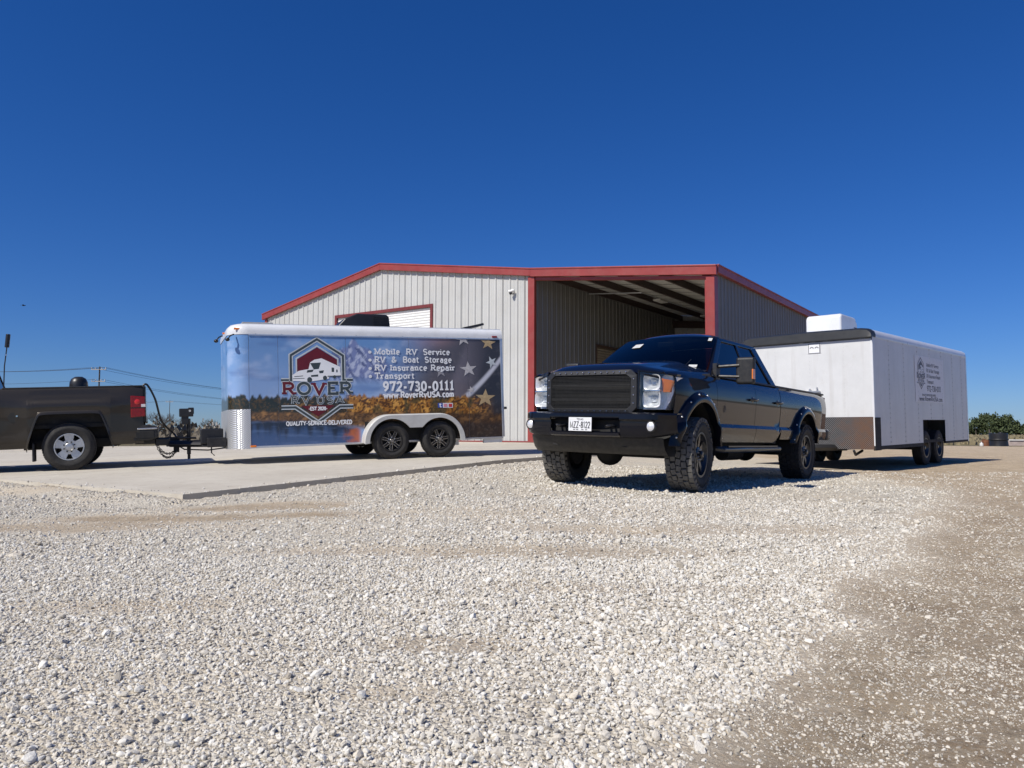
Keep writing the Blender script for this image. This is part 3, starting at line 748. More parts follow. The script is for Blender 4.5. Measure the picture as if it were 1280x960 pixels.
# cab: pillars, roof, glass
def gy(z): return .905-(z-1.385)*(.235/.56)
def cabf(s): return lambda x, z, w_: (x, s*(gy(z)-w_), z)
for s in (1, -1):
    fn = cabf(s)
    B().prism([(-.44, 1.385), (-.60, 1.385), (-1.29, 1.90), (-1.20, 1.945)], fn, 0, .05).obj('front_pillar', BLK, trk, bevel=.01)
    B().prism([(-1.75, 1.385), (-1.87, 1.385), (-1.87, 1.90), (-1.77, 1.90)], fn, .004, .05).obj('middle_pillar', BLK, trk, bevel=.008)
    B().prism([(-2.60, 1.385), (-2.81, 1.385), (-2.56, 1.93), (-2.34, 1.90)], fn, 0, .05).obj('rear_pillar', BLK, trk, bevel=.012)
    B().prism([(-1.20, 1.945), (-1.29, 1.893), (-2.36, 1.893), (-2.56, 1.935), (-2.5, 1.955), (-1.3, 1.955)], fn, .001, .05).obj('roof_rail', BLK, trk, bevel=.01)
    B().prism([(-.612, 1.39), (-1.748, 1.39), (-1.768, 1.897), (-1.285, 1.897)], fn, .02, .025).obj('side_window', GLT, trk)
    B().prism([(-1.872, 1.39), (-2.602, 1.39), (-2.345, 1.897), (-1.872, 1.897)], fn, .02, .025).obj('side_window', GLT, trk)
    B().prism([(-.47, 1.375), (-2.80, 1.375), (-2.80, 1.398), (-.50, 1.398)], fn, -.012, .03).obj('window_seal', TRIM, trk)
P = []
for i in range(19):
    a = i/18; x = -1.19-1.36*a; row = []
    for j in range(25):
        q = -1+2*j/24; y = .672*q
        z = 1.948+.115*(1-abs(q)**2.6)*(1-abs(2*a-1)**3.5*.75)
        row.append((x+.06*(q*q)*(-1 if a < .5 else 1)*abs(2*a-1)**2, y, z))
    P.append(row)
B().grid(P).obj('roof', BLK, trk, smooth=40, solid=.02)
def wsheet(z0, x0, y0, z1, x1, y1, bow0, bow1, n=14):
    P = []
    for i in range(9):
        a = i/8; row = []
        for j in range(n+1):
            q = -1+2*j/n
            row.append((x0+(x1-x0)*a+(bow0+(bow1-bow0)*a)*(1-q*q), (y0+(y1-y0)*a)*q, z0+(z1-z0)*a+.03*(1-q*q)*a+.02*sin(pi*a)))
        P.append(row)
    return B().grid(P)
ws = wsheet(1.44, -.47, .835, 1.945, -1.215, .665, .17, .07).obj('windscreen', GLW, trk, smooth=60)
wsheet(1.42, -2.78, .80, 1.93, -2.56, .655, -.05, -.03).obj('rear_window', GLT, trk, smooth=60)
B().grid([[(-.44+.17*(1-(j/7-1)**2)+.03, .84*(j/7-1), 1.425+.02*(1-(j/7-1)**2)) for j in range(15)], [(-.50+.17*(1-(j/7-1)**2), .84*(j/7-1), 1.455+.012*(1-(j/7-1)**2)) for j in range(15)]]).obj('cowl', TRIM, trk, smooth=60)
for y in (-.35, .45):
    B().tube([(-.36, y-.25, 1.475), (-.47, y+.10, 1.50), (-.62, y+.12, 1.60)], .008).obj('wiper', BLKM, trk, smooth=60)
# stickers on the glass
def on_ws(a, q, da, dq):
    f = lambda a, q: (-.47+(-1.215+.47)*a+(.17-.10*a)*(1-q*q)+.012, (.835-.17*a)*q, 1.44+.505*a+.03*(1-q*q)*a+.02*sin(pi*a)+.006)
    return B().grid([[f(a+da*i, q+dq*j) for j in range(3)] for i in range(3)])
on_ws(.66, -.58, .06, .09).obj('sticker', WHT, ws); on_ws(.84, .86, .05, .035).obj('sticker', WHT, ws); on_ws(.08, .74, .03, .06).obj('sticker', WHT, ws)
# mirror, dash, wheel, seats inside
B().box((-1.06, .0, 1.86), (.03, .24, .07)).obj('rear_view_mirror', BLKM, trk, bevel=.01)
B().bx(-1.0, -.45, -.80, .80, 1.10, 1.40).obj('dashboard', DARK, trk, bevel=.04)
B().lathe([(.17+.016*cos(2*pi*k/8), .016*sin(2*pi*k/8)) for k in range(9)], 28, (0, 0, 0), 'x').obj('steering_wheel', BLKM, trk, smooth=60).location = (-1.05, .42, 1.36)
for x, zt in ((-1.55, 1.52), (-2.45, 1.50)):
    for y in (-.42, .42):
        st = B().bx(x-.28, x+.22, y-.26, y+.26, .85, 1.02); st.bx(x-.34, x-.2, y-.25, y+.25, .9, zt); st.bx(x-.33, x-.24, y-.12, y+.12, zt+.03, zt+.2); st.obj('seat', CLOTH, trk, bevel=.04)
# nose: headlamps, grille, bumper
def face(y, z, w_=0.): return (noseX(y)-.02-.05*max(0, (1.36-z))*0+w_, y, z)
GR = [(-.60, .94), (-.54, .875), (.54, .875), (.60, .94), (.60, 1.30), (.53, 1.365), (-.53, 1.365), (-.60, 1.30)]
GI = [(-.535, .965), (-.49, .925), (.49, .925), (.535, .965), (.535, 1.265), (.475, 1.31), (-.475, 1.31), (-.535, 1.265)]
gx = lambda y: noseX(y)+.035
m_ = B()
n = 8; V = []
for poly, dx in ((GR, 0), (GR, .035), (GI, .040), (GI, -.02)): V += [(gx(y)-.04+dx, y, z) for y, z in poly]
m_.add(V, [(r*n+k, r*n+(k+1) % n, (r+1)*n+(k+1) % n, (r+1)*n+k) for r in range(3) for k in range(n)])
grl = m_.obj('grille_surround', mat('grille_frame', (.02, .02, .021), .42, var=.15), trk, bevel=.006)
m_ = B()
for k in range(13): m_.sphere((gx(0)+.003, -.48+.08*k, 1.338), .009, 8, 5); m_.sphere((gx(0)+.003, -.48+.08*k, .90), .007, 8, 5)
for k in range(4):
    for s in (1, -1): m_.sphere((gx(.567)+.001, s*.567, .99+.09*k), .009, 8, 5)
m_.obj('grille_bolt', CHROME, grl, smooth=60)
m_ = B()
for k in range(60):
    y = -.53+1.06*k/59; m_.box((gx(0)-.022, y, 1.118), (.004, .005, .37))
for k in range(24): m_.box((gx(0)-.018, 0, .935+.37*k/23), (.004, 1.06, .005))
m_.obj('mesh_insert', mat('grille_mesh_black', (.006, .006, .006), .7), grl)
m_ = B().box((gx(0)-.03, 0, 1.19), (.02, 1.05, .03)); m_.box((gx(0)-.03, 0, 1.03), (.02, 1.05, .03)); m_.obj('grille_bar', DARK, grl, bevel=.006)
B().bx(.70, .79, -.62, .62, .86, 1.36).obj('radiator_panel', DARK, trk)
for s in (1, -1):
    HP = [(.625, 1.335), (.87, 1.315), (.945, 1.29), (.925, 1.16), (.885, 1.03), (.845, .93), (.625, .925)]
    def hx(y): return noseX(y)+.012-.35*max(0, y-.80)
    hl = B(); hl.prism(HP, lambda y, z, w_: (hx(y)-w_, s*y, z), .09, .30).obj('headlamp', REFL, trk)
    hl = [o for o in trk.children if o.name.startswith('headlamp')][-1]
    m_ = B().prism(HP, lambda y, z, w_: (hx(y)-w_, s*y, z), .0, .004); m_.obj('lens', LENS, hl)
    for (y, z, r) in ((.735, 1.228, .080), (.735, 1.038, .084)):
        sq = lambda a, r_: (r_*1.22*math.copysign(abs(cos(a))**.45, cos(a)), r_*math.copysign(abs(sin(a))**.45, sin(a)))
        m_ = B().grid([[(hx(y)-.08+h_, s*y+sq(2*pi*q/28, r_)[0], z+sq(2*pi*q/28, r_)[1]) for r_, h_ in ((.010, -.02), (r*.30, -.018), (r*.34, .004), (r*.36, -.018), (r*.8, .02), (r, .05), (r+.006, .052))] for q in range(28)], closeu=True); m_.obj('bulb_reflector', REFL, hl, smooth=60)
    B().box((hx(.73)-.045, s*.735, 1.133), (.05, .21, .022)).obj('lamp_divider', RIMS, hl, bevel=.004)
    B().prism([(.835, 1.27), (.93, 1.25), (.905, 1.12), (.845, 1.12)], lambda y, z, w_: (hx(y)-w_, s*y, z), .012, .05).obj('indicator', AMB, hl)
    B().prism([(.60, 1.365), (.97, 1.325), (.965, 1.30), (.60, 1.338)], lambda y, z, w_: (hx(y)-w_, s*y, z), -.004, .1).obj('headlamp_surround', BLK, trk, bevel=.006)
    B().prism([(.60, 1.337), (.622, 1.335), (.622, .925), (.60, .925)], lambda y, z, w_: (hx(y)-w_, s*y, z), -.006, .1).obj('headlamp_surround', BLK, trk, bevel=.004)
# bumper: built up from an upper bar, a lower bar and two ends round a recess
def bpx(y): return .985-.05*(y/.6)**2-.20*max(0, (abs(y)-.72)/.28)**2.2
def barstrip(z0, z1, y0, y1, out=.02, name='bumper', n=20):
    P = []
    for j in range(n+1):
        y = y0+(y1-y0)*j/n; x = bpx(y); zb_ = z0+(.07*max(0, (abs(y)-.62)/.38)**2 if z0 < .7 else 0)
        if z1-z0 > .2: P.append([(x-.10, y, z1+.004), (x-.0, y, z1), (x+.028, y, z1-.018), (x+.030, y, z1-.075), (x+.008, y, z1-.10), (x+.010, y, zb_+.05), (x-.012, y, zb_+.012), (x-.05, y, zb_), (x-.11, y, zb_)])
        else: P.append([(x-.10, y, z1+.004), (x-.0, y, z1), (x+.028, y, z1-.018), (x+.030, y, z1-.03), (x+.029, y, z0+.03 if z0 > .7 else z0+.045), (x+.008 if z0 > .7 else x-.012, y, z0+.012), (x-.05, y, z0), (x-.06, y, z0), (x-.11, y, z0)])
    return P
bm_ = B(); bm_.grid(barstrip(.795, .885, -.46, .46)); bm_.grid(barstrip(.60, .665, -.46, .46)); bm_.grid(barstrip(.60, .885, .46, 1.0)); bm_.grid(barstrip(.60, .885, -1.0, -.46))
bump = bm_.obj('bumper', BLK, trk, smooth=32, solid=.01)
B().bx(.84, .88, -.5, .5, .62, .84).obj('bumper_recess', DARK, bump)
for s in (1, -1):
    m_ = B().tube([(.90, s*.36, .73), (.99, s*.36, .735), (1.02, s*.33, .73), (.99, s*.30, .725), (.90, s*.30, .73)], .015); m_.obj('tow_hook', RIMB, trk, smooth=60)
    x = bpx(.80)+.02
    m_ = B().lathe([(.062, -.03), (.062, .012), (.05, .016)], 22, (x-.01, s*.80, .735), 'x'); fg = m_.obj('fog_lamp', TRIM, trk, smooth=40)
    B().lathe([(.001, .022), (.03, .020), (.05, .010)], 22, (x-.01, s*.80, .735), 'x').obj('lens', REFL, fg, smooth=60)
    P = [[(bpx(y)-dx, s*y, z) for z, dx in ((.61, .07), (.54, .09), (.47, .13), (.42, .19))] for y in np.linspace(0.0, .88, 16)]
    B().grid(P).obj('air_dam', TRIM, trk, smooth=40, solid=.012)
# plate
lp = B().box((bpx(-.02)+.035, -.02, .745), (.006, .305, .155)).obj('license_plate', PLATE, trk, bevel=.003)
# towing mirrors
for s in (1, -1):
    mr = B().box((-.70, s*1.245, 1.45), (.095, .225, .33)).obj('side_mirror', TRIM, trk, bevel=.03, seg=3)
    m_ = B().tube([(-.62, s*.90, 1.50), (-.66, s*1.18, 1.515)], .020); m_.tube([(-.62, s*.91, 1.385), (-.66, s*1.18, 1.375)], .018); m_.box((-.615, s*.905, 1.44), (.11, .05, .20)); m_.obj('mirror_arm', TRIM, mr, smooth=40)
    B().box((-.668, s*1.352, 1.405), (.075, .016, .12)).obj('indicator', AMB, mr, bevel=.004)
    B().box((-.744, s*1.24, 1.45), (.004, .17, .25)).obj('mirror_glass', CHROME, mr)
# underside, steps, axles
m_ = B().bx(-.62, .70, -.60, .60, .60, 1.38); m_.bx(-2.8, -.5, -.90, .90, .56, .68); m_.bx(-5.18, -2.82, -.88, .88, .86, .92); m_.bx(-5.15, .85, -.50, -.40, .50, .62); m_.bx(-5.15, .85, .40, .50, .50, .62)
m_.bx(-2.85, -2.80, -.90, .90, .60, 1.38); m_.obj('chassis', DARK, trk)
for cx in (0, -3.97):
    m_ = B().cyl((cx, -.75, .42), (cx, .75, .42), .055); m_.sphere((cx, -.22 if cx == 0 else 0, .41), .17, 16, 10, (1, 1, .95)); m_.obj('axle', DARK, trk, smooth=50)
    for s in (1, -1):
        P = [[(cx+.56*cos(a), s*y, .44+.60*sin(a)) for y in (.60, .93)] for a in np.linspace(-.05, pi+.05, 17)]
        B().grid(P).add([(cx+.57, s*.6, .5), (cx-.57, s*.6, .5), (cx-.57, s*.6, 1.1), (cx+.57, s*.6, 1.1)], [(0, 1, 2, 3)]).obj('wheel_liner', DARK, trk, smooth=60)
for s in (1, -1):
    m_ = B().tube([(-.62, s*.80, .50), (-.70, s*.96, .485), (-2.75, s*.96, .485), (-2.83, s*.80, .50)], .042, 10); m_.bx(-2.6, -.8, s*.93, s*1.0, .515, .532); m_.obj('side_step', RIMB, trk, smooth=50)
B().cyl((-2.4, .25, .40), (-3.0, .25, .40), .11, n=16).obj('silencer', DARK, trk, smooth=50)
# bed: front wall, tailgate, tail lamps, rear bumper
B().bx(-2.90, -2.85, -.80, .80, .93, 1.38).obj('bed_front', BLK, trk)
for s in (1, -1):
    B().bx(-5.18, -2.9, s*.78, s*.80, .93, 1.375).obj('bed_liner', TRIM, trk)
    B().bx(-5.235, -5.205, s*.80, s*.915, .98, 1.34).obj('tail_lamp', REDL, trk, bevel=.012)
B().bx(-5.24, -5.19, -.79, .79, .86, 1.385).obj('tailgate', BLK, trk, bevel=.015)
B().bx(-5.42, -5.26, -.95, .95, .62, .80).obj('rear_bumper', RIMB, trk, bevel=.03)
# emblem on the front door skirt
m_ = B(); yy = ty_(-.72, .99)+.004
for k in range(8):
    a = 2*pi*k/8; m_.add([(-.74+.012*cos(a+1.57), yy, .985+.012*sin(a+1.57)), (-.74+.055*cos(a-.18), yy, .985+.055*sin(a-.18)), (-.74+.042*cos(a+.2), yy, .985+.042*sin(a+.2))], [(0, 1, 2)])
m_.obj('emblem', INK, trk)
R0 = .43
for s in (1, -1):
    make_wheel(trk, (0, s*.845, R0), R0, .315, s, .13, 'black8', .255, 'block', True)
    make_wheel(trk, (-3.97, s*.845, R0), R0, .315, s, 0., 'black8', .255, 'block', False)

# ---------------------------------------------------------------- lettering: slab-serif strokes, cut as flat vinyl
def arc(cx, cy, rx, ry, a0, a1, n=14): return [(cx+rx*cos(radians(a0+(a1-a0)*k/n)), cy+ry*sin(radians(a0+(a1-a0)*k/n))) for k in range(n+1)]
def G(w_, *st, serif=()): return (w_, st, serif)
X = .68
GLY = {
 'A': G(.86, [(.08, 0), (.43, 1)], [(.43, 1), (.78, 0)], [(.22, .34), (.64, .34)], serif=((.08, 0), (.78, 0))),
 'B': G(.74, [(.14, 0), (.14, 1)], [(.14, 1), (.40, 1)]+arc(.42, .76, .22, .24, 90, -90)+[(.14, .52)], [(.14, .52), (.42, .52)]+arc(.42, .26, .26, .26, 90, -90)+[(.14, 0)]),
 'C': G(.78, arc(.42, .5, .34, .5, 45, 315, 24)),
 'D': G(.80, [(.14, 0), (.14, 1)], [(.06, 1), (.36, 1)]+arc(.36, .5, .36, .5, 90, -90, 20)+[(.06, 0)]),
 'E': G(.70, [(.14, 0), (.14, 1)], [(.04, 1), (.62, 1), (.62, .82)], [(.14, .52), (.48, .52)], [(.04, 0), (.64, 0), (.64, .2)]),
 'I': G(.34, [(.17, 0), (.17, 1)], serif=((.17, 0), (.17, 1))),
 'L': G(.66, [(.14, 0), (.14, 1)], [(.04, 0), (.60, 0), (.60, .22)], serif=((.14, 1),)),
 'M': G(1.0, [(.14, 0), (.14, 1), (.5, .12), (.86, 1), (.86, 0)], serif=((.14, 0), (.86, 0), (.10, 1), (.90, 1))),
 'O': G(.86, arc(.43, .5, .36, .5, 0, 360, 30)),
 'Q': G(.86, arc(.43, .5, .36, .5, 0, 360, 30), [(.48, .2), (.78, -.12)]),
 'R': G(.82, [(.14, 0), (.14, 1)], [(.04, 1), (.42, 1)]+arc(.42, .74, .24, .26, 90, -90)+[(.14, .48)], [(.42, .48), (.70, 0)], serif=((.14, 0), (.72, 0))),
 'S': G(.68, arc(.34, .74, .25, .26, 30, 270, 16)+arc(.34, .26, .27, .26, 90, -150, 16)),
 'T': G(.78, [(.39, 0), (.39, 1)], [(.06, .80), (.06, 1), (.72, 1), (.72, .80)], serif=((.39, 0),)),
 'U': G(.84, [(.15, 1), (.15, .32)]+arc(.42, .30, .27, .30, 180, 360)+[(.69, 1)], serif=((.15, 1), (.69, 1))),
 'V': G(.84, [(.08, 1), (.42, 0), (.76, 1)], serif=((.08, 1), (.76, 1))),
 'W': G(1.1, [(.08, 1), (.30, 0), (.55, .8), (.80, 0), (1.02, 1)]), 'X': G(.8, [(.08, 0), (.72, 1)], [(.08, 1), (.72, 0)]),
 'Y': G(.80, [(.08, 1), (.40, .48), (.72, 1)], [(.40, .48), (.40, 0)], serif=((.08, 1), (.72, 1), (.40, 0))),
 'Z': G(.72, [(.08, 1), (.62, 1), (.08, 0), (.64, 0)]),
 'a': G(.62, arc(.30, .22, .20, .22, 0, 360, 18), [(.12, .60)]+arc(.30, .46, .20, .22, 90, 0)+[(.50, 0), (.58, 0)]),
 'b': G(.66, [(.14, 1), (.14, 0)], arc(.36, X/2, .22, X/2, 0, 360, 20), serif=((.10, 1),)),
 'c': G(.56, arc(.32, X/2, .23, X/2, 45, 315, 18)),
 'e': G(.60, [(.10, .36), (.52, .36)]+arc(.31, X/2, .21, X/2, 5, 310, 20)),
 'g': G(.62, arc(.29, .42, .18, .24, 0, 360, 18), [(.44, .62), (.56, .66)], [(.24, .2), (.18, .1), (.42, .04)]+arc(.30, -.10, .22, .13, 60, -300, 20)),
 'i': G(.32, [(.16, 0), (.16, X)], [(.16, .86), (.16, .98)], serif=((.16, 0), (.12, X))),
 'l': G(.32, [(.16, 0), (.16, 1)], serif=((.16, 0), (.12, 1))),
 'm': G(.98, [(.14, 0), (.14, X)], [(.14, .46)]+arc(.31, .46, .17, .20, 150, 0)+[(.48, 0)], [(.48, .46)]+arc(.65, .46, .17, .20, 150, 0)+[(.82, 0)], serif=((.14, 0), (.48, 0), (.82, 0), (.1, X))),
 'n': G(.66, [(.14, 0), (.14, X)], [(.14, .44)]+arc(.32, .44, .18, .22, 150, 0)+[(.50, 0)], serif=((.14, 0), (.50, 0), (.1, X))),
 'o': G(.62, arc(.31, X/2, .23, X/2, 0, 360, 22)),
 'p': G(.66, [(.14, -.28), (.14, X)], arc(.36, X/2, .22, X/2, 0, 360, 20), serif=((.14, -.28), (.1, X))),
 'r': G(.50, [(.14, 0), (.14, X)], [(.14, .42)]+arc(.30, .44, .16, .20, 160, 40), serif=((.14, 0), (.1, X))),
 's': G(.52, arc(.26, .50, .17, .17, 30, 270, 12)+arc(.26, .17, .19, .17, 90, -150, 12)),
 't': G(.44, [(.18, .92), (.18, .16)]+arc(.30, .14, .12, .14, 180, 320), [(.04, X), (.38, X)]),
 'u': G(.66, [(.14, X), (.14, .24)]+arc(.32, .22, .18, .22, 180, 340)+[(.50, .3)], [(.50, X), (.50, 0), (.58, 0)], serif=((.12, X), (.48, X))),
 'v': G(.60, [(.08, X), (.30, 0), (.52, X)], serif=((.08, X), (.52, X))),
 'w': G(.86, [(.07, X), (.24, 0), (.43, .56), (.62, 0), (.79, X)], serif=((.07, X), (.79, X))),
 '0': G(.66, arc(.33, .5, .24, .5, 0, 360, 24)), '1': G(.50, [(.10, .82), (.27, 1), (.27, 0)], serif=((.27, 0),)),
 '2': G(.64, arc(.32, .72, .22, .28, 170, -30, 14)+[(.10, .02), (.56, .02)]), '3': G(.62, arc(.30, .75, .20, .25, 150, -80, 14)+arc(.30, .26, .23, .26, 85, -150, 14)),
 '6': G(.64, arc(.32, .28, .22, .28, 0, 360, 18), [(.10, .30), (.16, .7), (.46, 1)]), '7': G(.62, [(.10, .82), (.10, 1), (.56, 1), (.26, 0)]),
 '8': G(.64, arc(.32, .75, .19, .25, 0, 360, 18), arc(.32, .26, .23, .26, 0, 360, 18)),
 '9': G(.64, arc(.32, .72, .22, .28, 0, 360, 18), [(.54, .70), (.48, .3), (.18, 0)]),
 '-': G(.44, [(.06, .38), (.38, .38)]), '.': G(.28, [(.14, 0), (.14, .06)]),
 '&': G(.84, [(.78, .46), (.50, .06)]+arc(.32, .22, .22, .22, -40, -230, 14)+[(.42, .62)]+arc(.36, .80, .14, .18, -20, 200, 12)+[(.70, 0)]),
 '*': G(.5, arc(.25, .34, .10, .10, 0, 360, 12)),
}
def ribbon(m_, pts, wd, mp, z):
    n = len(pts); L = []; Rr = []
    closed = abs(pts[0][0]-pts[-1][0])+abs(pts[0][1]-pts[-1][1]) < 1e-6
    for i in range(n):
        p = pts[i]
        a = pts[i-1] if i else (pts[-2] if closed else None); b = pts[i+1] if i < n-1 else (pts[1] if closed else None)
        def dr(q, r_): d = (r_[0]-q[0], r_[1]-q[1]); l = sqrt(d[0]**2+d[1]**2) or 1; return d[0]/l, d[1]/l
        d1 = dr(a, p) if a else dr(p, b); d2 = dr(p, b) if b else d1
        nx_, ny_ = -(d1[1]+d2[1]), d1[0]+d2[0]; l = sqrt(nx_**2+ny_**2) or 1; nx_, ny_ = nx_/l, ny_/l
        k = 1/max(.45, nx_*-d1[1]+ny_*d1[0]); h = wd/2*k
        L.append((p[0]+nx_*h, p[1]+ny_*h)); Rr.append((p[0]-nx_*h, p[1]-ny_*h))
    m_.grid([[mp(*a, z), mp(*b, z)] for a, b in zip(L, Rr)])
def textw(txt, gap=.08, sp=.42): return sum((sp if c == ' ' else GLY[c][0]+gap) for c in txt)-gap
class Words:
    def __init__(s): s.p = [B()]
    def grid(s, P): s.p[-1].grid(P)
    def cut(s): s.p.append(B())
    def obj(s, *a, **k):
        for q in s.p:
            if q.v: q.obj(*a, **k)
def lettering(m_, txt, x0, y0, h, width, mp, wt=.15, z=0., gap=.08, sp=.42, serifs=True, ser=.15, st=None):
    """writes txt from x0 on the baseline y0, cap height h, fitted to width"""
    k = (width/textw(txt, gap, sp)) if width else h
    x = 0.; q = 0
    for c in txt:
        if c == ' ':
            x += sp
            if isinstance(m_, Words): m_.cut()
            continue
        w_, strokes, sf = GLY[c]
        for s_ in strokes:
            q += 1; ribbon(m_, [(x0+(x+a)*k, y0+b*h) for a, b in s_], wt*h, mp, z+.00004*(q % 9))
        if serifs:
            for a, b in sf:
                q += 1; yy = b+(-.0 if b > .3 else .0)
                yo = -wt*.35 if b > .3 else wt*.35
                ribbon(m_, [(x0+(x+a-ser)*k, y0+(yy+yo)*h), (x0+(x+a+ser)*k, y0+(yy+yo)*h)], wt*.75*h, mp, z+.00004*(q % 9))
        x += w_+gap

# plate lettering
pm = lambda s_: (lambda u, v_, z: (bpx(-.02)+.0385+z, -.02+u, .745+v_))
m_ = B(); lettering(m_, 'MZZ-8122', -.135, -.042, .068, .27, pm(1), .15, serifs=False); lettering(m_, 'TEXAS', -.045, .045, .020, .09, pm(1), .2, serifs=False)
for u in (-.09, -.05, .02, .07): m_.add([pm(1)(u, -.066, 0), pm(1)(u+.03, -.066, 0), pm(1)(u+.03, -.058, 0), pm(1)(u, -.058, 0)], [(0, 1, 2, 3)])
m_.obj('plate_print', INK, lp)

# ---------------------------------------------------------------- printed emblem, shared by both trailers
def emblem(parent, mp, colors, z0=.002, est='-EST 2020-'):
    """unit emblem 1.0 wide, about 1.30 tall; mp maps (u,v,lift) to the panel. colors: outline, dark, red, white"""
    OUT, DRK, RED_, WH = colors
    hexa = [(-.50, .27), (-.365, .27), (-.365, .62), (0, .85), (.365, .62), (.365, .27), (.50, .27)]
    low = [(-.50, -.11), (-.31, -.11), (0, -.33), (.31, -.11), (.50, -.11)]
    m1 = B(); m2 = B()
    for pl in (hexa, low): ribbon(m1, pl, .062, mp, z0); ribbon(m2, pl, .030, mp, z0+.001)
    low2 = [(-.245, -.085), (0, -.255), (.245, -.085), (-.245, -.085)]
    inner = [(-.29, .32), (-.29, .575), (0, .755), (.29, .575), (.29, .48)]
    ribbon(m1, inner, .02, mp, z0+.0003)
    m1.obj('emblem_outline', OUT, parent); m2.obj('emblem_line', DRK, parent)
    m3 = B(); m3.add([mp(u, v_, z0+.0005) for u, v_ in ((-.28, .33), (.28, .33), (.28, .56), (0, .735), (-.28, .56))], [(0, 1, 2, 3, 4)])
    m3.obj('emblem_field', RED_, parent); m3 = B()
    m3.add([mp(u, v_, z0+.0005) for u, v_ in ((-.235, -.09), (0, -.245), (.235, -.09))], [(0, 1, 2)])
    m3.obj('emblem_field', RED_, parent)
    m4 = B(); f = lambda pl, dz: m4.add([mp(u, v_, z0+dz) for u, v_ in pl], [tuple(range(len(pl)))])
    f([(-.13, .40), (-.10, .52), (-.04, .56), (.06, .58), (.32, .46), (.33, .33), (.02, .30), (-.13, .36)], .0012)        # caravan
    f([(-.34, .26), (-.35, .34), (-.26, .40), (-.16, .42), (-.02, .44), (.03, .37), (.15, .36), (.16, .29), (-.1, .25)], .0016)   # tow car
    m4.obj('emblem_vehicle', WH, parent)
    m5 = B(); f = lambda pl, dz: m5.add([mp(u, v_, z0+dz) for u, v_ in pl], [tuple(range(len(pl)))])
    f([(-.10, .51), (.05, .52), (.02, .43), (-.05, .42)], .0018); f([(.20, .45), (.235, .445), (.235, .385), (.20, .385)], .0018); f([(.265, .42), (.285, .417), (.285, .38), (.265, .38)], .0018)
    f([(-.32, .325), (-.20, .335), (-.20, .325), (-.32, .315)], .0021); f([(-.14, .41), (-.05, .42), (-.07, .385), (-.15, .375)], .0021); f([(-.09, .34), (.01, .35), (.01, .32), (-.09, .315)], .0021)
    f([(-.34, .295), (-.18, .30), (-.18, .292), (-.34, .286)], .0021); f([(.14, .33), (.33, .335), (.33, .322), (.14, .317)], .0021); f([(.02, .40), (.09, .41), (.08, .37), (.03, .365)], .0021)
    for cx, cy, r in ((-.11, .275, .035), (.105, .30, .03), (.24, .315, .022)): f([(cx+r*cos(2*pi*k/14), cy+r*1.1*sin(2*pi*k/14)) for k in range(14)], .0022)
    m5.obj('emblem_detail', DRK, parent)
    m6 = B(); lettering(m6, 'ROVER', -.49, .075, .155, .98, mp, .37, z0+.0012); lettering(m6, 'RV USA', -.37, -.065, .105, .74, mp, .26, z0+.0012, gap=.22, sp=.40)
    m6.obj('emblem_name_edge', OUT, parent)
    m7 = B(); xk = .98/textw('ROVER'); x = -.49
    m8 = B()
    for i, c in enumerate('ROVER'):
        tgt = m8 if i in (0, 2) else m7
        lettering(tgt, c, x, .075, .155, GLY[c][0]*xk, mp, .235, z0+.0026); x += (GLY[c][0]+.08)*xk
    lettering(m7, 'RV USA', -.37, -.065, .105, .74, mp, .13, z0+.0026, gap=.22, sp=.40)
    m7.obj('emblem_name', DRK, parent); m8.obj('emblem_name_red', RED_, parent)
    m9 = B(); lettering(m9, est, -.13, -.155, .045, .26, mp, .26, z0+.0028, serifs=False); m9.obj('emblem_date', WH, parent)

# ---------------------------------------------------------------- blue picture-wrapped trailer
T1 = dict(x=-2.341, y=15.864, yaw=radians(180+24.4), tilt=.0365)
ZG1 = zpad(uv(T1['x'], T1['y'])[1])
blu = empty('cargo_trailer', (T1['x'], T1['y'], CZ+ZG1), (0, T1['tilt'], T1['yaw']))
tag(blu, 'enclosed cargo trailer wrapped in a blue lake and mountain picture', 'trailer')
ZB, ZT = .345-.02, 2.315          # picture panel, bottom and top, above the concrete at the axle
XS, XR, HY, RC = 2.976, -1.91, 1.07, .34
WHP = mat('trailer_white', (.68, .69, .70), .3, var=.05, vscale=3, dirt=(.42, .40, .36), dirtamt=.25, coat=.3)
ALU = mat('bright_aluminium', (.72, .73, .74), .33, metal=.85, var=.08, vscale=8)
FEND = mat('fender_grey', (.52, .52, .50), .35, var=.06, vscale=4, dirt=(.35, .32, .28), dirtamt=.3, coat=.2)
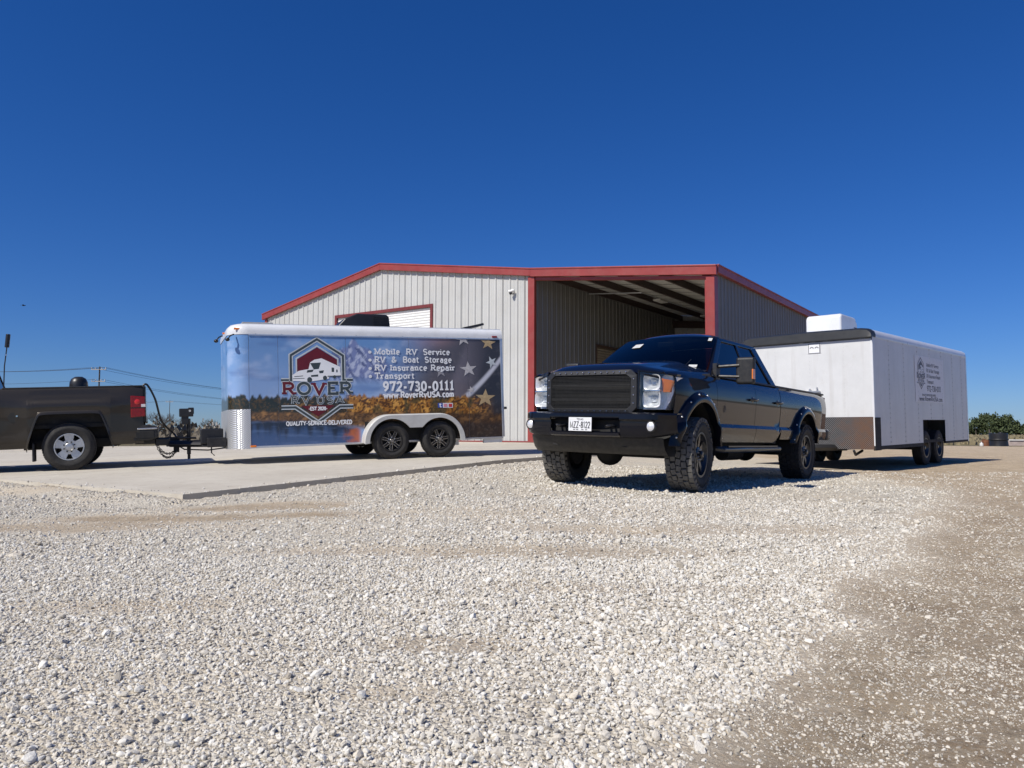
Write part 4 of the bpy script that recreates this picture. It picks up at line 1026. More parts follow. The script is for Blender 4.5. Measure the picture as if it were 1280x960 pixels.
def paint(px, py):
    """colours of the printed picture, laid out in the photograph's own pixel frame of the flat panel"""
    px = np.asarray(px, float); py = np.asarray(py, float)
    def mixc(c, k, d): return c*(1-k[..., None])+np.asarray(d)[None, :]*k[..., None]
    sm = lambda a, b, x: (lambda q: q*q*(3-2*q))(np.clip((x-a)/(b-a), 0, 1))
    S = lambda *c: np.array(srgb(*c))
    n1 = fbm(px*.035, py*.06, 5); n2 = fbm(px*.19+9, py*.24, 5); n3 = fbm(px*.55, py*.6+4, 4)
    c = np.ones(px.shape+(3,))*S(104, 144, 194)
    c = mixc(c, sm(425, 500, py)*.75, S(142, 168, 208)); c = mixc(c, sm(.45, .7, n1)*.55, S(172, 190, 220)); c = mixc(c, sm(.55, .8, fbm(px*.02+3, py*.09, 4))*.5, S(84, 112, 165))
    # mountain
    ridge = 424+np.abs(px-447)*.75+(fbm(px*.16, 0*px+2.2, 4)-.5)*26
    mk = sm(-2, 3, py-ridge)*sm(488, 470, py)*sm(410, 424, px)*sm(500, 478, px)
    rock = np.ones_like(c)*S(122, 130, 172); rock = mixc(rock, sm(.45, .6, fbm(px*.22+py*.12, py*.1-px*.05, 4)), S(186, 192, 214)); rock = mixc(rock, sm(.52, .66, fbm(px*.3-py*.2, py*.12, 4)), S(86, 92, 132))
    c = c*(1-mk[..., None]*.9)+rock*mk[..., None]*.9
    # flag on the right
    fk = sm(482, 560, px+(py-440)*.35)
    flag = np.ones_like(c)*S(88, 83, 88); flag = mixc(flag, sm(560, 620, px), S(52, 49, 52))
    wv = np.sin((px*.075+py*.03))*.5+.5; flag = mixc(flag, sm(.5, .9, wv)*.35*sm(625, 560, px), S(150, 140, 150))
    st_ = sm(446, 424, py+np.abs(px-535)*.15)*sm(490, 520, px)*sm(585, 550, px); flag = mixc(flag, st_*.55, S(178, 140, 142))
    c = c*(1-fk[..., None])+flag*fk[..., None]
    ln = np.abs((px-627)*.707*1.05+(py-452)*.707) ; sk = sm(4.5, 1.0, np.abs((px-604)*.72+(py-480)*.70+(px-604)**2*.004))*sm(505, 498, py)*sm(578, 584, px); c = mixc(c, sk, S(196, 196, 204))
    sh_ = sm(1, 10, (px-604)*.72+(py-480)*.70+(px-604)**2*.004)*sm(34, 14, (px-604)*.72+(py-480)*.70)*sm(575, 590, px); c = mixc(c, sh_*.6, S(40, 38, 44))
    # far dark wood on the left, autumn trees to the right
    tl = 497+(fbm(px*.22, 0*px, 4)-.5)*14+sm(360, 330, px)*2
    tk = sm(0, 3, py-tl)*sm(455, 440, px)*sm(523, 519, py); dk = np.ones_like(c)*S(34, 42, 38); dk = mixc(dk, sm(.5, .7, n3), S(84, 66, 40)); dk = mixc(dk, sm(.56, .66, n2)*sm(340, 380, px), S(150, 110, 60))
    c = c*(1-tk[..., None])+dk*tk[..., None]
    ta = 495.5-sm(470, 440, px)*3+(fbm(px*.17+4, 0*px+7, 5)-.5)*15
    ak = sm(0, 3.5, py-ta)*sm(431, 441, px)*sm(622, 606, px)*sm(524, 520, py)
    tr = np.ones_like(c)*S(160, 108, 46); tr = mixc(tr, sm(.52, .62, n2), S(208, 152, 74)); tr = mixc(tr, sm(.50, .40, n3), S(84, 54, 28)); tr = mixc(tr, sm(.56, .68, fbm(px*.09+20, py*.05, 3))*.75, S(66, 66, 44))
    tk2 = sm(508, 518, py)*sm(.5, .62, fbm(px*.9, py*.05, 3)); tr = mixc(tr, tk2*.6, S(54, 40, 28)); tr = mixc(tr, sm(585, 612, px)*.5, S(60, 50, 46))
    c = c*(1-ak[..., None])+tr*ak[..., None]
    # shore
    so = sm(517, 520, py+(n2-.5)*4)*sm(538, 531, py+(n2-.5)*5-sm(400, 600, px)*12)
    sc2 = np.ones_like(c)*S(112, 82, 50); sc2 = mixc(sc2, sm(.45, .6, n3), S(72, 52, 36)); sc2 = mixc(sc2, sm(.55, .7, n2), S(160, 118, 72)); sc2 = mixc(sc2, sm(500, 600, px)*.55, S(52, 40, 34))
    c = c*(1-so[..., None])+sc2*so[..., None]
    # lake with reflections
    lk = sm(527, 532, py+(n2-.5)*5-sm(380, 470, px)*9)*sm(455, 449, px)
    wa = np.ones_like(c)*S(52, 78, 118); wa = mixc(wa, sm(528, 560, py)*.6, S(66, 96, 142)); wa = mixc(wa, sm(549, 534, py-(fbm(px*.2+8, 0*px, 3)-.5)*22)*.85, S(24, 34, 48)); wa = mixc(wa, sm(.55, .75, fbm(px*.03, py*.5, 4))*.35, S(104, 130, 172))
    wa = mixc(wa, sm(430, 450, px+(n2-.5)*22)*sm(533, 541, py+(n3-.5)*4)*.85, S(188, 104, 62))
    c = c*(1-lk[..., None])+wa*lk[..., None]
    bk = sm(526, 533, py-0*px)*sm(545, 575, px); c = mixc(c, bk*.85, S(44, 38, 38)); c = mixc(c, bk*sm(.56, .7, n3)*.5, S(96, 82, 70))
    return np.clip(c*1.0, 0, 1)
PR_, t, b = newmat('printed_wrap')
ca = t.n.new('ShaderNodeVertexColor'); ca.layer_name = 'print'
v = t.co(); c = t.mix(t.ramp(t.noise(9, v, 8, .75), .55, .8, 0, .18), ca.outputs[0], (.45, .43, .40))
t.l.new(c, b.inputs['Base Color']); b.inputs['Roughness'].default_value = .32; b.inputs['Coat Weight'].default_value = .5; b.inputs['Coat Roughness'].default_value = .08
t.l.new(t.bump(t.noise(1.7, v, 2), .06, .02), b.inputs['Normal'])
def px_of(tt): return 640+FPX*(-4.61+.911*tt)/(13.66+.413*tt)
def wrap_panel(name, t0, t1, parent, nz=100, pt=None, zb=ZB, zt=ZT):
    """t runs along the skin from the corner seam (0) to the tail (4.886); negative t goes round the nose"""
    n = max(3, int(abs(t1-t0)/.02)); T = np.linspace(t0, t1, n+1); Z = np.linspace(zb, zt, nz+1)
    V = []
    for tt in T:
        if tt >= 0: x, y = XS-tt, HY
        else:
            a = min(-tt/RC, pi/2); x, y = XS+RC*sin(a), HY-RC+RC*cos(a)
            if -tt > RC*pi/2: y -= (-tt-RC*pi/2)
        V += [(x, y, z) for z in Z]
    m = nz+1; F = [(i*m+j, i*m+j+1, (i+1)*m+j+1, (i+1)*m+j) for i in range(n) for j in range(nz)]
    me = bpy.data.meshes.new(name); me.from_pydata(V, [], F)
    TT, ZZ = np.meshgrid(T, Z, indexing='ij'); PXX = np.where(TT >= 0, px_of(np.maximum(TT, 0)), 314+TT*75)
    H = (ZZ-ZB)/(ZT-ZB); yb = 561.5-14.5*(PXX-314)/316; yt = 421+3.5*(PXX-314)/316
    C = paint(PXX, yb-H*(yb-yt))
    a = me.color_attributes.new('print', 'FLOAT_COLOR', 'POINT')
    a.data.foreach_set('color', np.concatenate([C, np.ones(C.shape[:2]+(1,))], -1).astype(np.float32).ravel())
    return link(name, me, PR_, parent, smooth=60)
seams = [0, .50, 1.72, 2.94, 4.16, 4.886]
for a_, b_ in zip(seams[:-1], seams[1:]):
    o = wrap_panel('side_panel', a_+.0025, b_-.0025, blu)
ns_ = wrap_panel('nose_panel', -.004, -(RC*pi/2+2*(HY-RC)), blu, zb=.96)
B().bx(XR+.01, XS, -HY+.01, HY-.012, ZB+.01, ZT).obj('box_core', WHP, blu)
# far side and rear
B().bx(XR, XS, -HY-.004, -HY+.008, ZB, ZT).obj('far_side_panel', WHP, blu)
m_ = B(); m_.bx(XR-.02, XR+.008, -HY+.06, HY-.06, ZB+.06, ZT-.04); rd = m_.obj('rear_door', WHP, blu, bevel=.008)
m_ = B(); m_.bx(XR-.035, XR+.02, HY-.06, HY+.006, ZB, ZT); m_.bx(XR-.035, XR+.02, -HY-.006, -HY+.06, ZB, ZT); m_.bx(XR-.034, XR+.02, -HY+.06, HY-.06, ZB, ZB+.06); m_.obj('rear_frame', ALU, blu, bevel=.006)
B().bx(XR-.075, XR-.036, HY-.035, HY+.05, .88, .93).obj('door_latch', BLKM, blu, bevel=.006)
# treadplate stone guard round the nose foot
DP, t, b = newmat('tread_plate')
v = t.co(); vs_ = t.n.new('ShaderNodeVectorMath'); vs_.operation = 'MULTIPLY'; vs_.inputs[1].default_value = (38, 38, 38); t.l.new(v, vs_.inputs[0])
ck = t.n.new('ShaderNodeTexVoronoi'); ck.inputs['Scale'].default_value = 1; t.l.new(vs_.outputs[0], ck.inputs['Vector'])
sxg = t.n.new('ShaderNodeSeparateXYZ'); t.l.new(v, sxg.inputs[0])
trd = t.math('MULTIPLY', t.math('SINE', t.math('MULTIPLY', t.math('ADD', sxg.outputs[1], sxg.outputs[0]), 165.)), t.math('SINE', t.math('MULTIPLY', sxg.outputs[2], 165.)))
b.inputs['Base Color'].default_value = (.55, .56, .57, 1); b.inputs['Metallic'].default_value = .5; b.inputs['Roughness'].default_value = .3
t.l.new(t.bump(trd, .7, .006), b.inputs['Normal'])
P = []
for k in range(40):
    tt = .02-(RC*pi/2+2*(HY-RC)+.04)*k/39
    if tt >= 0: x, y = XS-tt, HY+.006
    else:
        a = min(-tt/RC, pi/2); x, y = XS+(RC+.006)*sin(a), HY-RC+(RC+.006)*cos(a)
        if -tt > RC*pi/2: y -= (-tt-RC*pi/2)
    P.append([(x, y, ZB-.04), (x, y, .985)])
B().grid(P).obj('stone_guard', DP, blu, smooth=50)
# rounded white roof edge, capping the box all round
ins_ = [(0, .008), (.07, .010), (.13, -.005), (.185, -.06), (.21, -.16), (.215, -.40), (.22, -HY+.02)]
path = []
for tt in (4.92, 3.4, 2.0, .6, 0): path.append((XS-tt, HY, 0, 1))
for k in range(1, 11): a = pi/2*k/10; path.append((XS+RC*sin(a), HY-RC+RC*cos(a), sin(a), cos(a)))
path2 = [(x, -y, nx_, -ny_) for x, y, nx_, ny_ in path[::-1]]
P = []
for x, y, nx_, ny_ in path+path2:
    row = []
    for dz, off in ins_:
        o_ = max(off, -HY+.02)
        row.append((min(x+nx_*o_, x+.02), (y+ny_*o_) if abs(ny_) > .02 else y*(1+o_/HY), ZT+dz))
    P.append(row)
rf = B().grid(P).obj('roof_cap', WHP, blu, smooth=50)
B().bx(XR-.03, XS+.05, -HY+.08, HY-.08, ZT+.15, ZT+.205).obj('roof_sheet', WHP, blu)
m_ = B()
for tt in np.arange(.12, 4.9, .45): m_.cyl((XS-tt, HY+.008, ZT+.012), (XS-tt, HY+.014, ZT+.012), .008, n=8)
m_.obj('rivet', GALV, rf)
B().bx(XR, XS, HY+.002, HY+.012, ZT-.02, ZT+.002).obj('edge_moulding', ALU, blu)
B().bx(XR, XS, HY-.012, HY+.006, ZB-.035, ZB+.004).obj('bottom_rail', ALU, blu, bevel=.004)
# marker lamps
for (x, y, z) in ((XS+.19, HY-.04, ZT+.10), (XS-.06, HY+.014, ZB+.0), (XS+RC*.98, .35, ZT+.09)): B().box((x, y, z), (.10, .022, .035)).obj('marker_lamp', AMB, blu, bevel=.008)
B().box((XR+.14, HY+.018, ZT+.035), (.11, .024, .035)).obj('marker_lamp', REDL, blu, bevel=.008)
# loading lamps on the nose
for x, y in ((XS+.30, HY-.02), (XS+.47, HY-.30)):
    B().tube([(x-.06, y-.03, ZT-.0), (x, y+.02, ZT-.03), (x+.05, y+.02, ZT-.09)], .012).sphere((x+.05, y+.02, ZT-.10), .04, 10, 6, (1, 1, .8)).obj('work_lamp', BLKM, blu, smooth=50)
# roof equipment
ztr = ZT+.20
pr = [(1.14, ztr+.01), (1.12, ztr+.06), (.96, ztr+.23), (.72, ztr+.335), (.12, ztr+.33), (.07, ztr+.29), (.05, ztr+.06), (.06, ztr+.01)]
XA = XS-2.84
P = [(XA+u, z) for u, z in pr]
m_ = B().prism(P, lambda u, z, w_: (u, w_, z), -.36, .36); acu = m_.obj('air_conditioner', BLKM, blu, bevel=.04, seg=3)
m_ = B()
for k in range(7): m_.bx(XA+.10, XA+.40, .358, .372, ztr+.07+.033*k, ztr+.085+.033*k)
m_.obj('louvre', TRIM, acu)
B().bx(XA-.42, XA+.72, .35, .78, ztr+.0, ztr+.035).obj('roof_panel', BLKM, blu, bevel=.006)
B().bx(XS-.46, XS+.08, .25, .80, ztr+.015, ztr+.055).obj('roof_vent', mat('vent_grey', (.30, .30, .30), .5), blu, bevel=.012)
m_ = B().box((XR+.46, .55, ztr+.085), (.46, .44, .045), Matrix.Rotation(.22, 3, 'Y')); m_.cyl((XR+.6, .55, ztr), (XR+.6, .55, ztr+.05), .02); m_.bx(XR+.26, XR+.68, .35, .75, ztr-.0, ztr+.03); m_.obj('roof_vent', BLKM, blu)
# tandem fender: rounded skirt with two wheel openings
RA, AX = .425, .47
out = []
for k in range(15): a = pi-(pi/2)*k/14*1.0; out.append((-AX+.50*cos(a)-.02, .30+.52*sin(a)))
for k in range(15): a = pi/2-(pi/2)*k/14; out.append((AX+.50*cos(a)+.02, .30+.52*sin(a)))
inn = []
for k in range(23): a = 0+(pi*.80)*k/22; inn.append((AX+RA*cos(a), .32+RA*1.0*sin(a)))
inn = [(AX+RA, .30)]+inn
mid = [(.0, .50)]
inl = [(-x, z) for x, z in inn[::-1]]
hole = inn+inl
ol = out                       # left to right over the top, then back along the openings
P = [[(x, HY+.265, z), (x, HY+.27, z)] for x, z in ol]
m_ = B()
def resample(pl, n):
    d = [0]
    for p, q in zip(pl[:-1], pl[1:]): d.append(d[-1]+sqrt((p[0]-q[0])**2+(p[1]-q[1])**2))
    s_ = np.linspace(0, d[-1], n); return list(zip(np.interp(s_, d, [p[0] for p in pl]), np.interp(s_, d, [p[1] for p in pl])))
oa = resample(ol, 61); ia = resample(hole[::-1], 61)
yo = HY+.262
m_.grid([[(x0, yo, z0), (x0*.995, yo+.012, z0-.012), (x1, yo+.010, z1), (x1, yo-.03, z1)] for (x0, z0), (x1, z1) in zip(oa, ia)])
m_.grid([[(x0, HY-.02, z0+.015), (x0, HY+.18, z0+.012), (x0, yo, z0)] for (x0, z0) in oa])
m_.obj('tandem_fender', FEND, blu, smooth=40, solid=.005)
B().bx(-.92, .92, HY-.02, HY+.004, .30, .70).obj('wheel_well', DARK, blu)
m_ = B().cyl((-AX, -1.2, .34), (-AX, 1.2, .34), .04); m_.cyl((AX, -1.2, .34), (AX, 1.2, .34), .04); m_.bx(XR+.1, XS-.1, -.75, -.65, .30, .34+.06); m_.bx(XR+.1, XS-.1, .65, .75, .30, .40); m_.obj('chassis', DARK, blu)
m_ = B().bx(XR+.02, XR+.42, HY-.09, HY-.02, ZB-.11, ZB-.036); m_.bx(XR+.95, XR+1.12, HY-.1, HY-.03, ZB-.13, ZB-.036); m_.obj('stabiliser_foot', WHP, blu, bevel=.006)
for s in (1, -1):
    for x in (AX, -AX): make_wheel(blu, (x, s*1.20, .335), .34, .205, s, 0., 'split7', .20, 'road')
# tongue, coupler, jack, boxes
NX = XS+RC
m_ = B()
for s in (1, -1): m_.tube([(NX-.35, s*.62, .36), (NX+.95, s*.07, .40)], .055, 4)
m_.bx(NX-.1, NX+1.0, -.05, .05, .36, .46); m_.box((NX+1.06, 0, .45), (.24, .11, .12)); m_.bx(NX-.02, NX+.42, -.55, .55, .34, .38); tg = m_.obj('tongue', BLKM, blu, bevel=.012)
jk = B().cyl((NX+.62, 0, .20), (NX+.62, 0, .86), .035).cyl((NX+.62, 0, .12), (NX+.62, 0, .2), .026); jk.box((NX+.66, 0, .97), (.24, .14, .15)); jk.box((NX+.68, 0, .84), (.12, .11, .18)); jk.box((NX+.58, 0, 1.0), (.10, .145, .12)); jk.obj('jack', BLKM, blu, bevel=.012)
B().cyl((NX+.60, .072, 1.0), (NX+.60, .078, 1.0), .02).obj('jack_badge', WHT, blu)
m_ = B().bx(NX+.06, NX+.44, .12, .56, .385, .66); m_.obj('battery_box', BLKM, blu, bevel=.02)
m_ = B().bx(NX+.02, NX+.34, .57, .75, .33, .50); m_.obj('tool_box', TRIM, blu, bevel=.012)
m_ = B()
for k in range(7):
    a = k*.9; m_.tube([(NX+.12+.035*k, .34+.16*cos(a+q*.5), .66+.06*sin(q*.45)+.05*(k % 2)) for q in range(8)], .014, 6)
m_.obj('coiled_strap', mat('strap_grey', (.20, .19, .18), .8), blu, smooth=60)
m_ = B().tube([(NX+.9, .04, .44), (NX+.7, .1, .30), (NX+.3, .15, .27), (NX-.2, .15, .32)], .012); m_.tube([(NX+.25, .3, .36), (NX+.25, .31, .22), (NX+.2, .32, .17)], .012); m_.obj('brake_wiring', BLKM, blu, smooth=60)
# picture lettering, emblem and stars: flat vinyl on the skin
def tz(px, py):
    r_ = (px-640)/FPX; tt = (13.66*r_+4.61)/(.911-.413*r_); yb = 561.5-14.5*(px-314)/316; yt = 421+3.5*(px-314)/316
    return tt, ZB+(yb-py)/(yb-yt)*(ZT-ZB)
def mpx(px0, py0, k):
    t0, z0 = tz(px0, py0); return lambda u, v_, l: (XS-(t0+u*k), HY+.002+l, z0+v_*k)
VW = mat('vinyl_white', (.80, .81, .82), .4, var=.03); VD = mat('vinyl_charcoal', (.045, .06, .065), .4); VR = mat('vinyl_maroon', (.12, .008, .016), .4); VG = mat('vinyl_silver', (.50, .54, .56), .4)
wrapo = [o for o in blu.children if o.name.startswith('side_panel')][1]
t0, z0 = tz(400, 493.5); KE = (tz(445, 493)[0]-tz(355.5, 493)[0])
emblem(wrapo, lambda u, v_, l: (XS-(t0+u*KE), HY+.002+l, z0-.02*KE+(v_-.075)*KE), (VG, VD, VR, VW))
def line_text(txt, xa, xb, ybase, cap, wt=.17, mt=VW, par=wrapo, dz=.0035, **kw):
    ta, za = tz(xa, ybase); tb, zb_ = tz(xb, ybase); hh = tz(xa, ybase-cap)[1]-za
    m_ = Words()
    lettering(m_, txt, 0, 0, hh, tb-ta, lambda u, v_, l: (XS-(ta+u), HY+.001+dz+l, za+v_), wt, **kw); m_.obj('lettering', mt, par)
pan3 = [o for o in blu.children if o.name.startswith('side_panel')][3]
for i, (txt, xb, yy) in enumerate((('Mobile RV Service', 566, 445.0), ('RV & Boat Storage', 568, 455.0), ('RV Insurance Repair', 572, 465.4), ('Transport', 521, 475.6))):
    line_text('*', 463.5, 468.5, yy, 7.5, .30, dz=.004); line_text(txt, 471.5, xb, yy, 6.8, .215, dz=.009, ser=.18, sp=.9 if i < 2 else .5)
line_text('972-730-0111', 481.5, 570, 491, 10.8, .25, gap=.12, dz=.009, ser=.2); line_text('www.RoverRvUSA.com', 482, 570, 499.5, 6.8, .26, dz=.009)
line_text('QUALITY-SERVICE-DELIVERED', 360, 442, 535.2, 4.8, .23, dz=.0042)
def star(cx, cy, r, mt, rot=0., squash=1., clip=None):
    tc, zc = tz(cx, cy); k = (tz(cx+1, cy)[0]-tc)
    pl = []
    for q in range(10):
        rr_ = r if q % 2 == 0 else r*.40; a = pi/2+rot+2*pi*q/10; u, v_ = rr_*cos(a)*squash, rr_*sin(a)
        z = zc+v_*.0143; z = min(z, ZT-.022); pl.append((XS-(tc+u*k), HY+.0045, z))
    B().add(pl+[(XS-tc, HY+.006, min(zc, ZT-.03))], [(i, (i+1) % 10, 10) for i in range(10)]).obj('printed_star', mt, wrapo)
SG = mat('star_silver', (.48, .46, .46), .45, var=.2, vscale=30); SY = mat('star_gold', (.42, .31, .17), .45, var=.2, vscale=30); SF = mat('star_faded', (.30, .29, .31), .45)
star(589, 463, 11, SG, .1); star(609, 499, 13, SY, -.05); star(583, 425, 10, SG, .15); star(614.5, 430, 10, SY, -.1); star(618, 454, 9, VG, .4, .8); star(554, 466, 9, SF, .1, .9); star(592, 489, 5.5, SG, .3)
for i, (cx, mt) in enumerate(((552.5, mat('badge_blue', (.05, .09, .35), .4)), (558.8, mat('badge_pink', (.62, .25, .30), .4)), (565.2, mat('badge_red', (.55, .04, .05), .4)))):
    for hw_, mm, dz in ((3.0, VW if i else mt, .004), (2.1, mt if i else VW, .006)):
        if i == 0 and hw_ < 3:
            line_text('t', cx-1.5, cx+1.8, 510.6, 4.8, .25, VW, dz=.006, serifs=False); continue
        a_, z1 = tz(cx-hw_, 508.5+hw_); b_, z2 = tz(cx+hw_, 508.5-hw_)
        B().add([(XS-a_, HY+dz, z1), (XS-b_, HY+dz, z1), (XS-b_, HY+dz, z2), (XS-a_, HY+dz, z2)], [(0, 1, 2, 3)]).obj('printed_badge', mm, wrapo)

# ---------------------------------------------------------------- white trailer behind the black pickup
T2 = dict(x=8.42, y=17.91, yaw=math.atan2(-.728, -.686), tilt=.015)
wht = empty('cargo_trailer', (T2['x'], T2['y'], CZ-.647), (0, T2['tilt'], T2['yaw']))
tag(wht, 'white enclosed cargo trailer with rusty treadplate guard hitched to the black pickup', 'trailer')
FX, RX, HW, B0, B1 = 3.9, -2.77, 1.27, .478, 2.523
WT, t, b = newmat('old_white_sheet')
v = t.co(); c = t.mix(t.ramp(t.noise(1.6, v, 7, .7), .35, .7), (.60, .605, .60), (.68, .685, .68))
c = t.mix(t.ramp(t.noise(55, v, 5, .8), .66, .72, 0, .55), c, (.30, .24, .19)); c = t.mix(t.ramp(t.noise(4, v, 8, .8), .58, .75, 0, .45), c, (.48, .44, .38))
mpg = t.n.new('ShaderNodeMapping'); mpg.inputs['Scale'].default_value = (7, 7, .5); t.l.new(v, mpg.inputs[0]); c = t.mix(t.ramp(t.noise(1., mpg.outputs[0], 6, .7), .52, .75, 0, .35), c, (.40, .37, .33))
t.l.new(c, b.inputs['Base Color']); b.inputs['Roughness'].default_value = .38; t.l.new(t.bump(t.noise(1.9, v, 3), .12, .02), b.inputs['Normal'])
WX = [.93, -.77]                                     # wheel cut-out
cuts = [FX, 3.0, 2.10, 1.20, .30, -.60, -1.50, -2.30, RX]
for s in (1, -1):
    for a_, b_ in zip(cuts[:-1], cuts[1:]):
        P = B(); n = 12
        xs_ = np.linspace(a_-.002, b_+.002, n+1)
        col_ = []
        for x in xs_:
            lo = B0 if not (WX[1] < x < WX[0]) else .96
            col_.append([(x, s*(HW+.004*sin(pi*(x-a_)/(b_-a_))*sin(pi*q/10)), lo+(B1-lo)*q/10) for q in range(11)])
        # exact vertical edges at the cut-out
        out_ = []
        for i, x in enumerate(xs_):
            out_.append(col_[i])
            if i < n:
                for e in WX:
                    if xs_[i+1] < e < x:
                        for lo in ((B0, .96) if e == WX[0] else (.96, B0)): out_.append([(e, s*HW, lo+(B1-lo)*q/10) for q in range(11)])
        o = P.grid(out_).obj('side_panel', WT, wht, smooth=40, solid=.004)
        rv = B()
        for q in range(22):
            z = B0+.06+(B1-B0-.1)*q/21
            if WX[1]-.02 < b_ < WX[0]+.02 and z < .98: continue
            rv.sphere((b_+.02, s*(HW+.003), z), .013, 6, 4)
        rv.obj('rivet', GALV, o, smooth=60)
B().bx(RX+.02, FX-.02, -HW+.02, HW-.03, 1.0, B1).obj('box_core', WHP, wht)
m_ = B().bx(FX-.012, FX+.004, -HW+.02, HW-.02, 1.02, B1); fp = m_.obj('front_panel', WT, wht)
rv = B()
for q in range(20):
    for y in (.10, -.6, .75): rv.sphere((FX+.005, y, 1.06+.075*q), .006, 6, 4)
rv.obj('rivet', GALV, fp, smooth=60)
m_ = B().bx(FX-.05, FX+.012, HW-.035, HW+.010, B0, B1); m_.bx(FX-.05, FX+.012, -HW-.010, -HW+.035, B0, B1); m_.obj('corner_moulding', WHP, wht, bevel=.012)
RG, t, b = newmat('rusty_tread_plate')
v = t.co(); sx_ = t.n.new('ShaderNodeSeparateXYZ'); t.l.new(v, sx_.inputs[0])
wv1 = t.n.new('ShaderNodeTexVoronoi'); wv1.inputs['Scale'].default_value = 24; t.l.new(v, wv1.inputs['Vector'])
sxg = t.n.new('ShaderNodeSeparateXYZ'); t.l.new(v, sxg.inputs[0])
trd = t.math('MULTIPLY', t.math('SINE', t.math('MULTIPLY', t.math('ADD', sxg.outputs[1], sxg.outputs[0]), 165.)), t.math('SINE', t.math('MULTIPLY', sxg.outputs[2], 165.)))
rs = t.math('ADD', t.ramp(sx_.outputs[1], .2, 1.1, 0, .33), t.math('MULTIPLY', t.noise(9, v, 8, .75), .6))
c = t.mix(t.ramp(trd, -.1, .5), (.035, .035, .036), (.24, .24, .245))
c = t.mix(t.ramp(rs, .42, .70), c, (.15, .075, .042)); t.l.new(c, b.inputs['Base Color']); t.l.new(t.ramp(rs, .4, .7, .7, .1), b.inputs['Metallic']); b.inputs['Roughness'].default_value = .5
t.l.new(t.bump(trd, .8, .008), b.inputs['Normal'])
B().bx(FX-.01, FX+.016, -HW+.015, HW-.015, B0-.06, 1.018).obj('stone_guard', RG, wht)
B().bx(FX-.30, FX+.008, HW-.03, HW+.014, B0-.08, B0+.53).obj('guard_return', DARK, wht, bevel=.006)
# curved roof: dark lip at the front, pale cove along the sides
cov = [(HW+.006, B1-.03), (HW+.012, B1+.02), (HW-.01, B1+.085), (HW-.07, B1+.13), (HW-.20, B1+.15), (0, B1+.165)]
full_ = cov+[(-y, z) for y, z in cov[::-1]]
B().grid([[(x, y, z) for y, z in full_] for x in np.linspace(FX-.16, RX, 9)]).obj('roof', WHP, wht, smooth=50, solid=.006)
m_ = B(); m_.grid([[(FX-.161, y*1.003, z+.004) for y, z in full_], [(FX-.03, y*1.003, z+.006) for y, z in full_], [(FX+.06, y, z-.03) for y, z in full_], [(FX+.075, y*.998, min(z, B1+.02)-.045) for y, z in full_], [(FX+.004, y*.99, min(z, B1+.0)-.055) for y, z in full_]])
m_.obj('front_roof_lip', mat('dark_roof_trim', (.02, .021, .022), .45, var=.2), wht, smooth=40, solid=.006)
for y in (-.05, .18, .42, 1.1): B().box((FX+.015, y, B1-.035), (.035, .10, .03)).obj('marker_lamp', RIMS, wht, bevel=.006)
m_ = B().bx(FX-.012, FX+.010, -.085+.16, .17+.16, 2.255, 2.455); fr = m_.obj('small_placard', VW, fp, bevel=.002)
m_ = B(); yy, zz = .2025, 2.355
for (y0, y1, z0_, z1_) in ((-.12, .12, .085, .097), (-.12, .12, -.097, -.085), (-.12, -.105, -.085, .085), (.095, .12, -.085, .085)): m_.bx(FX+.0101, FX+.013, yy+y0, yy+y1, zz+z0_, zz+z1_)
for c_ in (-.05, .045): ribbon(m_, arc(c_, -.01, .035, .035, 20, 160, 8), .02, lambda u, v_, l: (FX+.0125+l, yy+u, zz+v_), 0)
m_.obj('placard_print', mat('ink_grey', (.25, .25, .26), .6), fr)
m_ = B().bx(FX+.02, FX+.06, .02, .30, 1.50, 1.53); m_.cyl((FX+.03, .1, 1.53), (FX+.03, .1, 1.57), .02); m_.cyl((FX+.03, .24, 1.53), (FX+.03, .24, 1.60), .012); m_.obj('socket_bracket', GALV, wht)
# roof air conditioner and vent
pr = [(-.42, 0), (-.42, .40), (-.36, .46), (.40, .44), (.52, .30), (.54, 0)]
m_ = B().prism([(2.50-u, B1+.15+z) for u, z in pr], lambda u, z, w_: (u, w_, z), -.36, .36); a2 = m_.obj('air_conditioner', WHP, wht, bevel=.05, seg=3)
m_ = B()
for k in range(8): m_.bx(2.03, 2.20, .357, .366, B1+.18+.026*k, B1+.192+.026*k)
m_.obj('louvre', DARK, a2)
B().bx(.9, 1.35, .4, .85, B1+.155, B1+.215).obj('roof_vent', BLKM, wht, bevel=.015)
# bottom rails, chassis, wheels, hitch
for s in (1, -1):
    m_ = B().bx(WX[0], FX-.3, s*(HW-.05), s*(HW+.005), B0-.07, B0-.002); m_.bx(RX, WX[1], s*(HW-.05), s*(HW+.005), B0-.05, B0-.002); m_.obj('bottom_rail', DARK, wht)
m_ = B().bx(RX+.05, FX-.05, -.55, -.45, .40, .50); m_.bx(RX+.05, FX-.05, .45, .55, .40, .50); m_.bx(WX[1], WX[0], -.92, -.88, .42, .99); m_.bx(WX[1], WX[0], .88, .92, .42, .99)
m_.bx(RX+.03, FX-.03, -HW+.03, HW-.04, .47, .53); m_.bx(WX[1], WX[0], -HW+.03, HW-.05, .965, .999)
for x in (.57, -.41): m_.cyl((x, -1.1, .36), (x, 1.1, .36), .045)
m_.obj('chassis', DARK, wht)
for s in (1, -1):
    for x in (.57, -.41): make_wheel(wht, (x, s*1.125, .362), .365, .215, s, 0., 'steel', .205, 'road')
m_ = B()
for s in (1, -1): m_.tube([(FX-.3, s*.65, .44), (FX+1.28, s*.06, .47)], .06, 4)
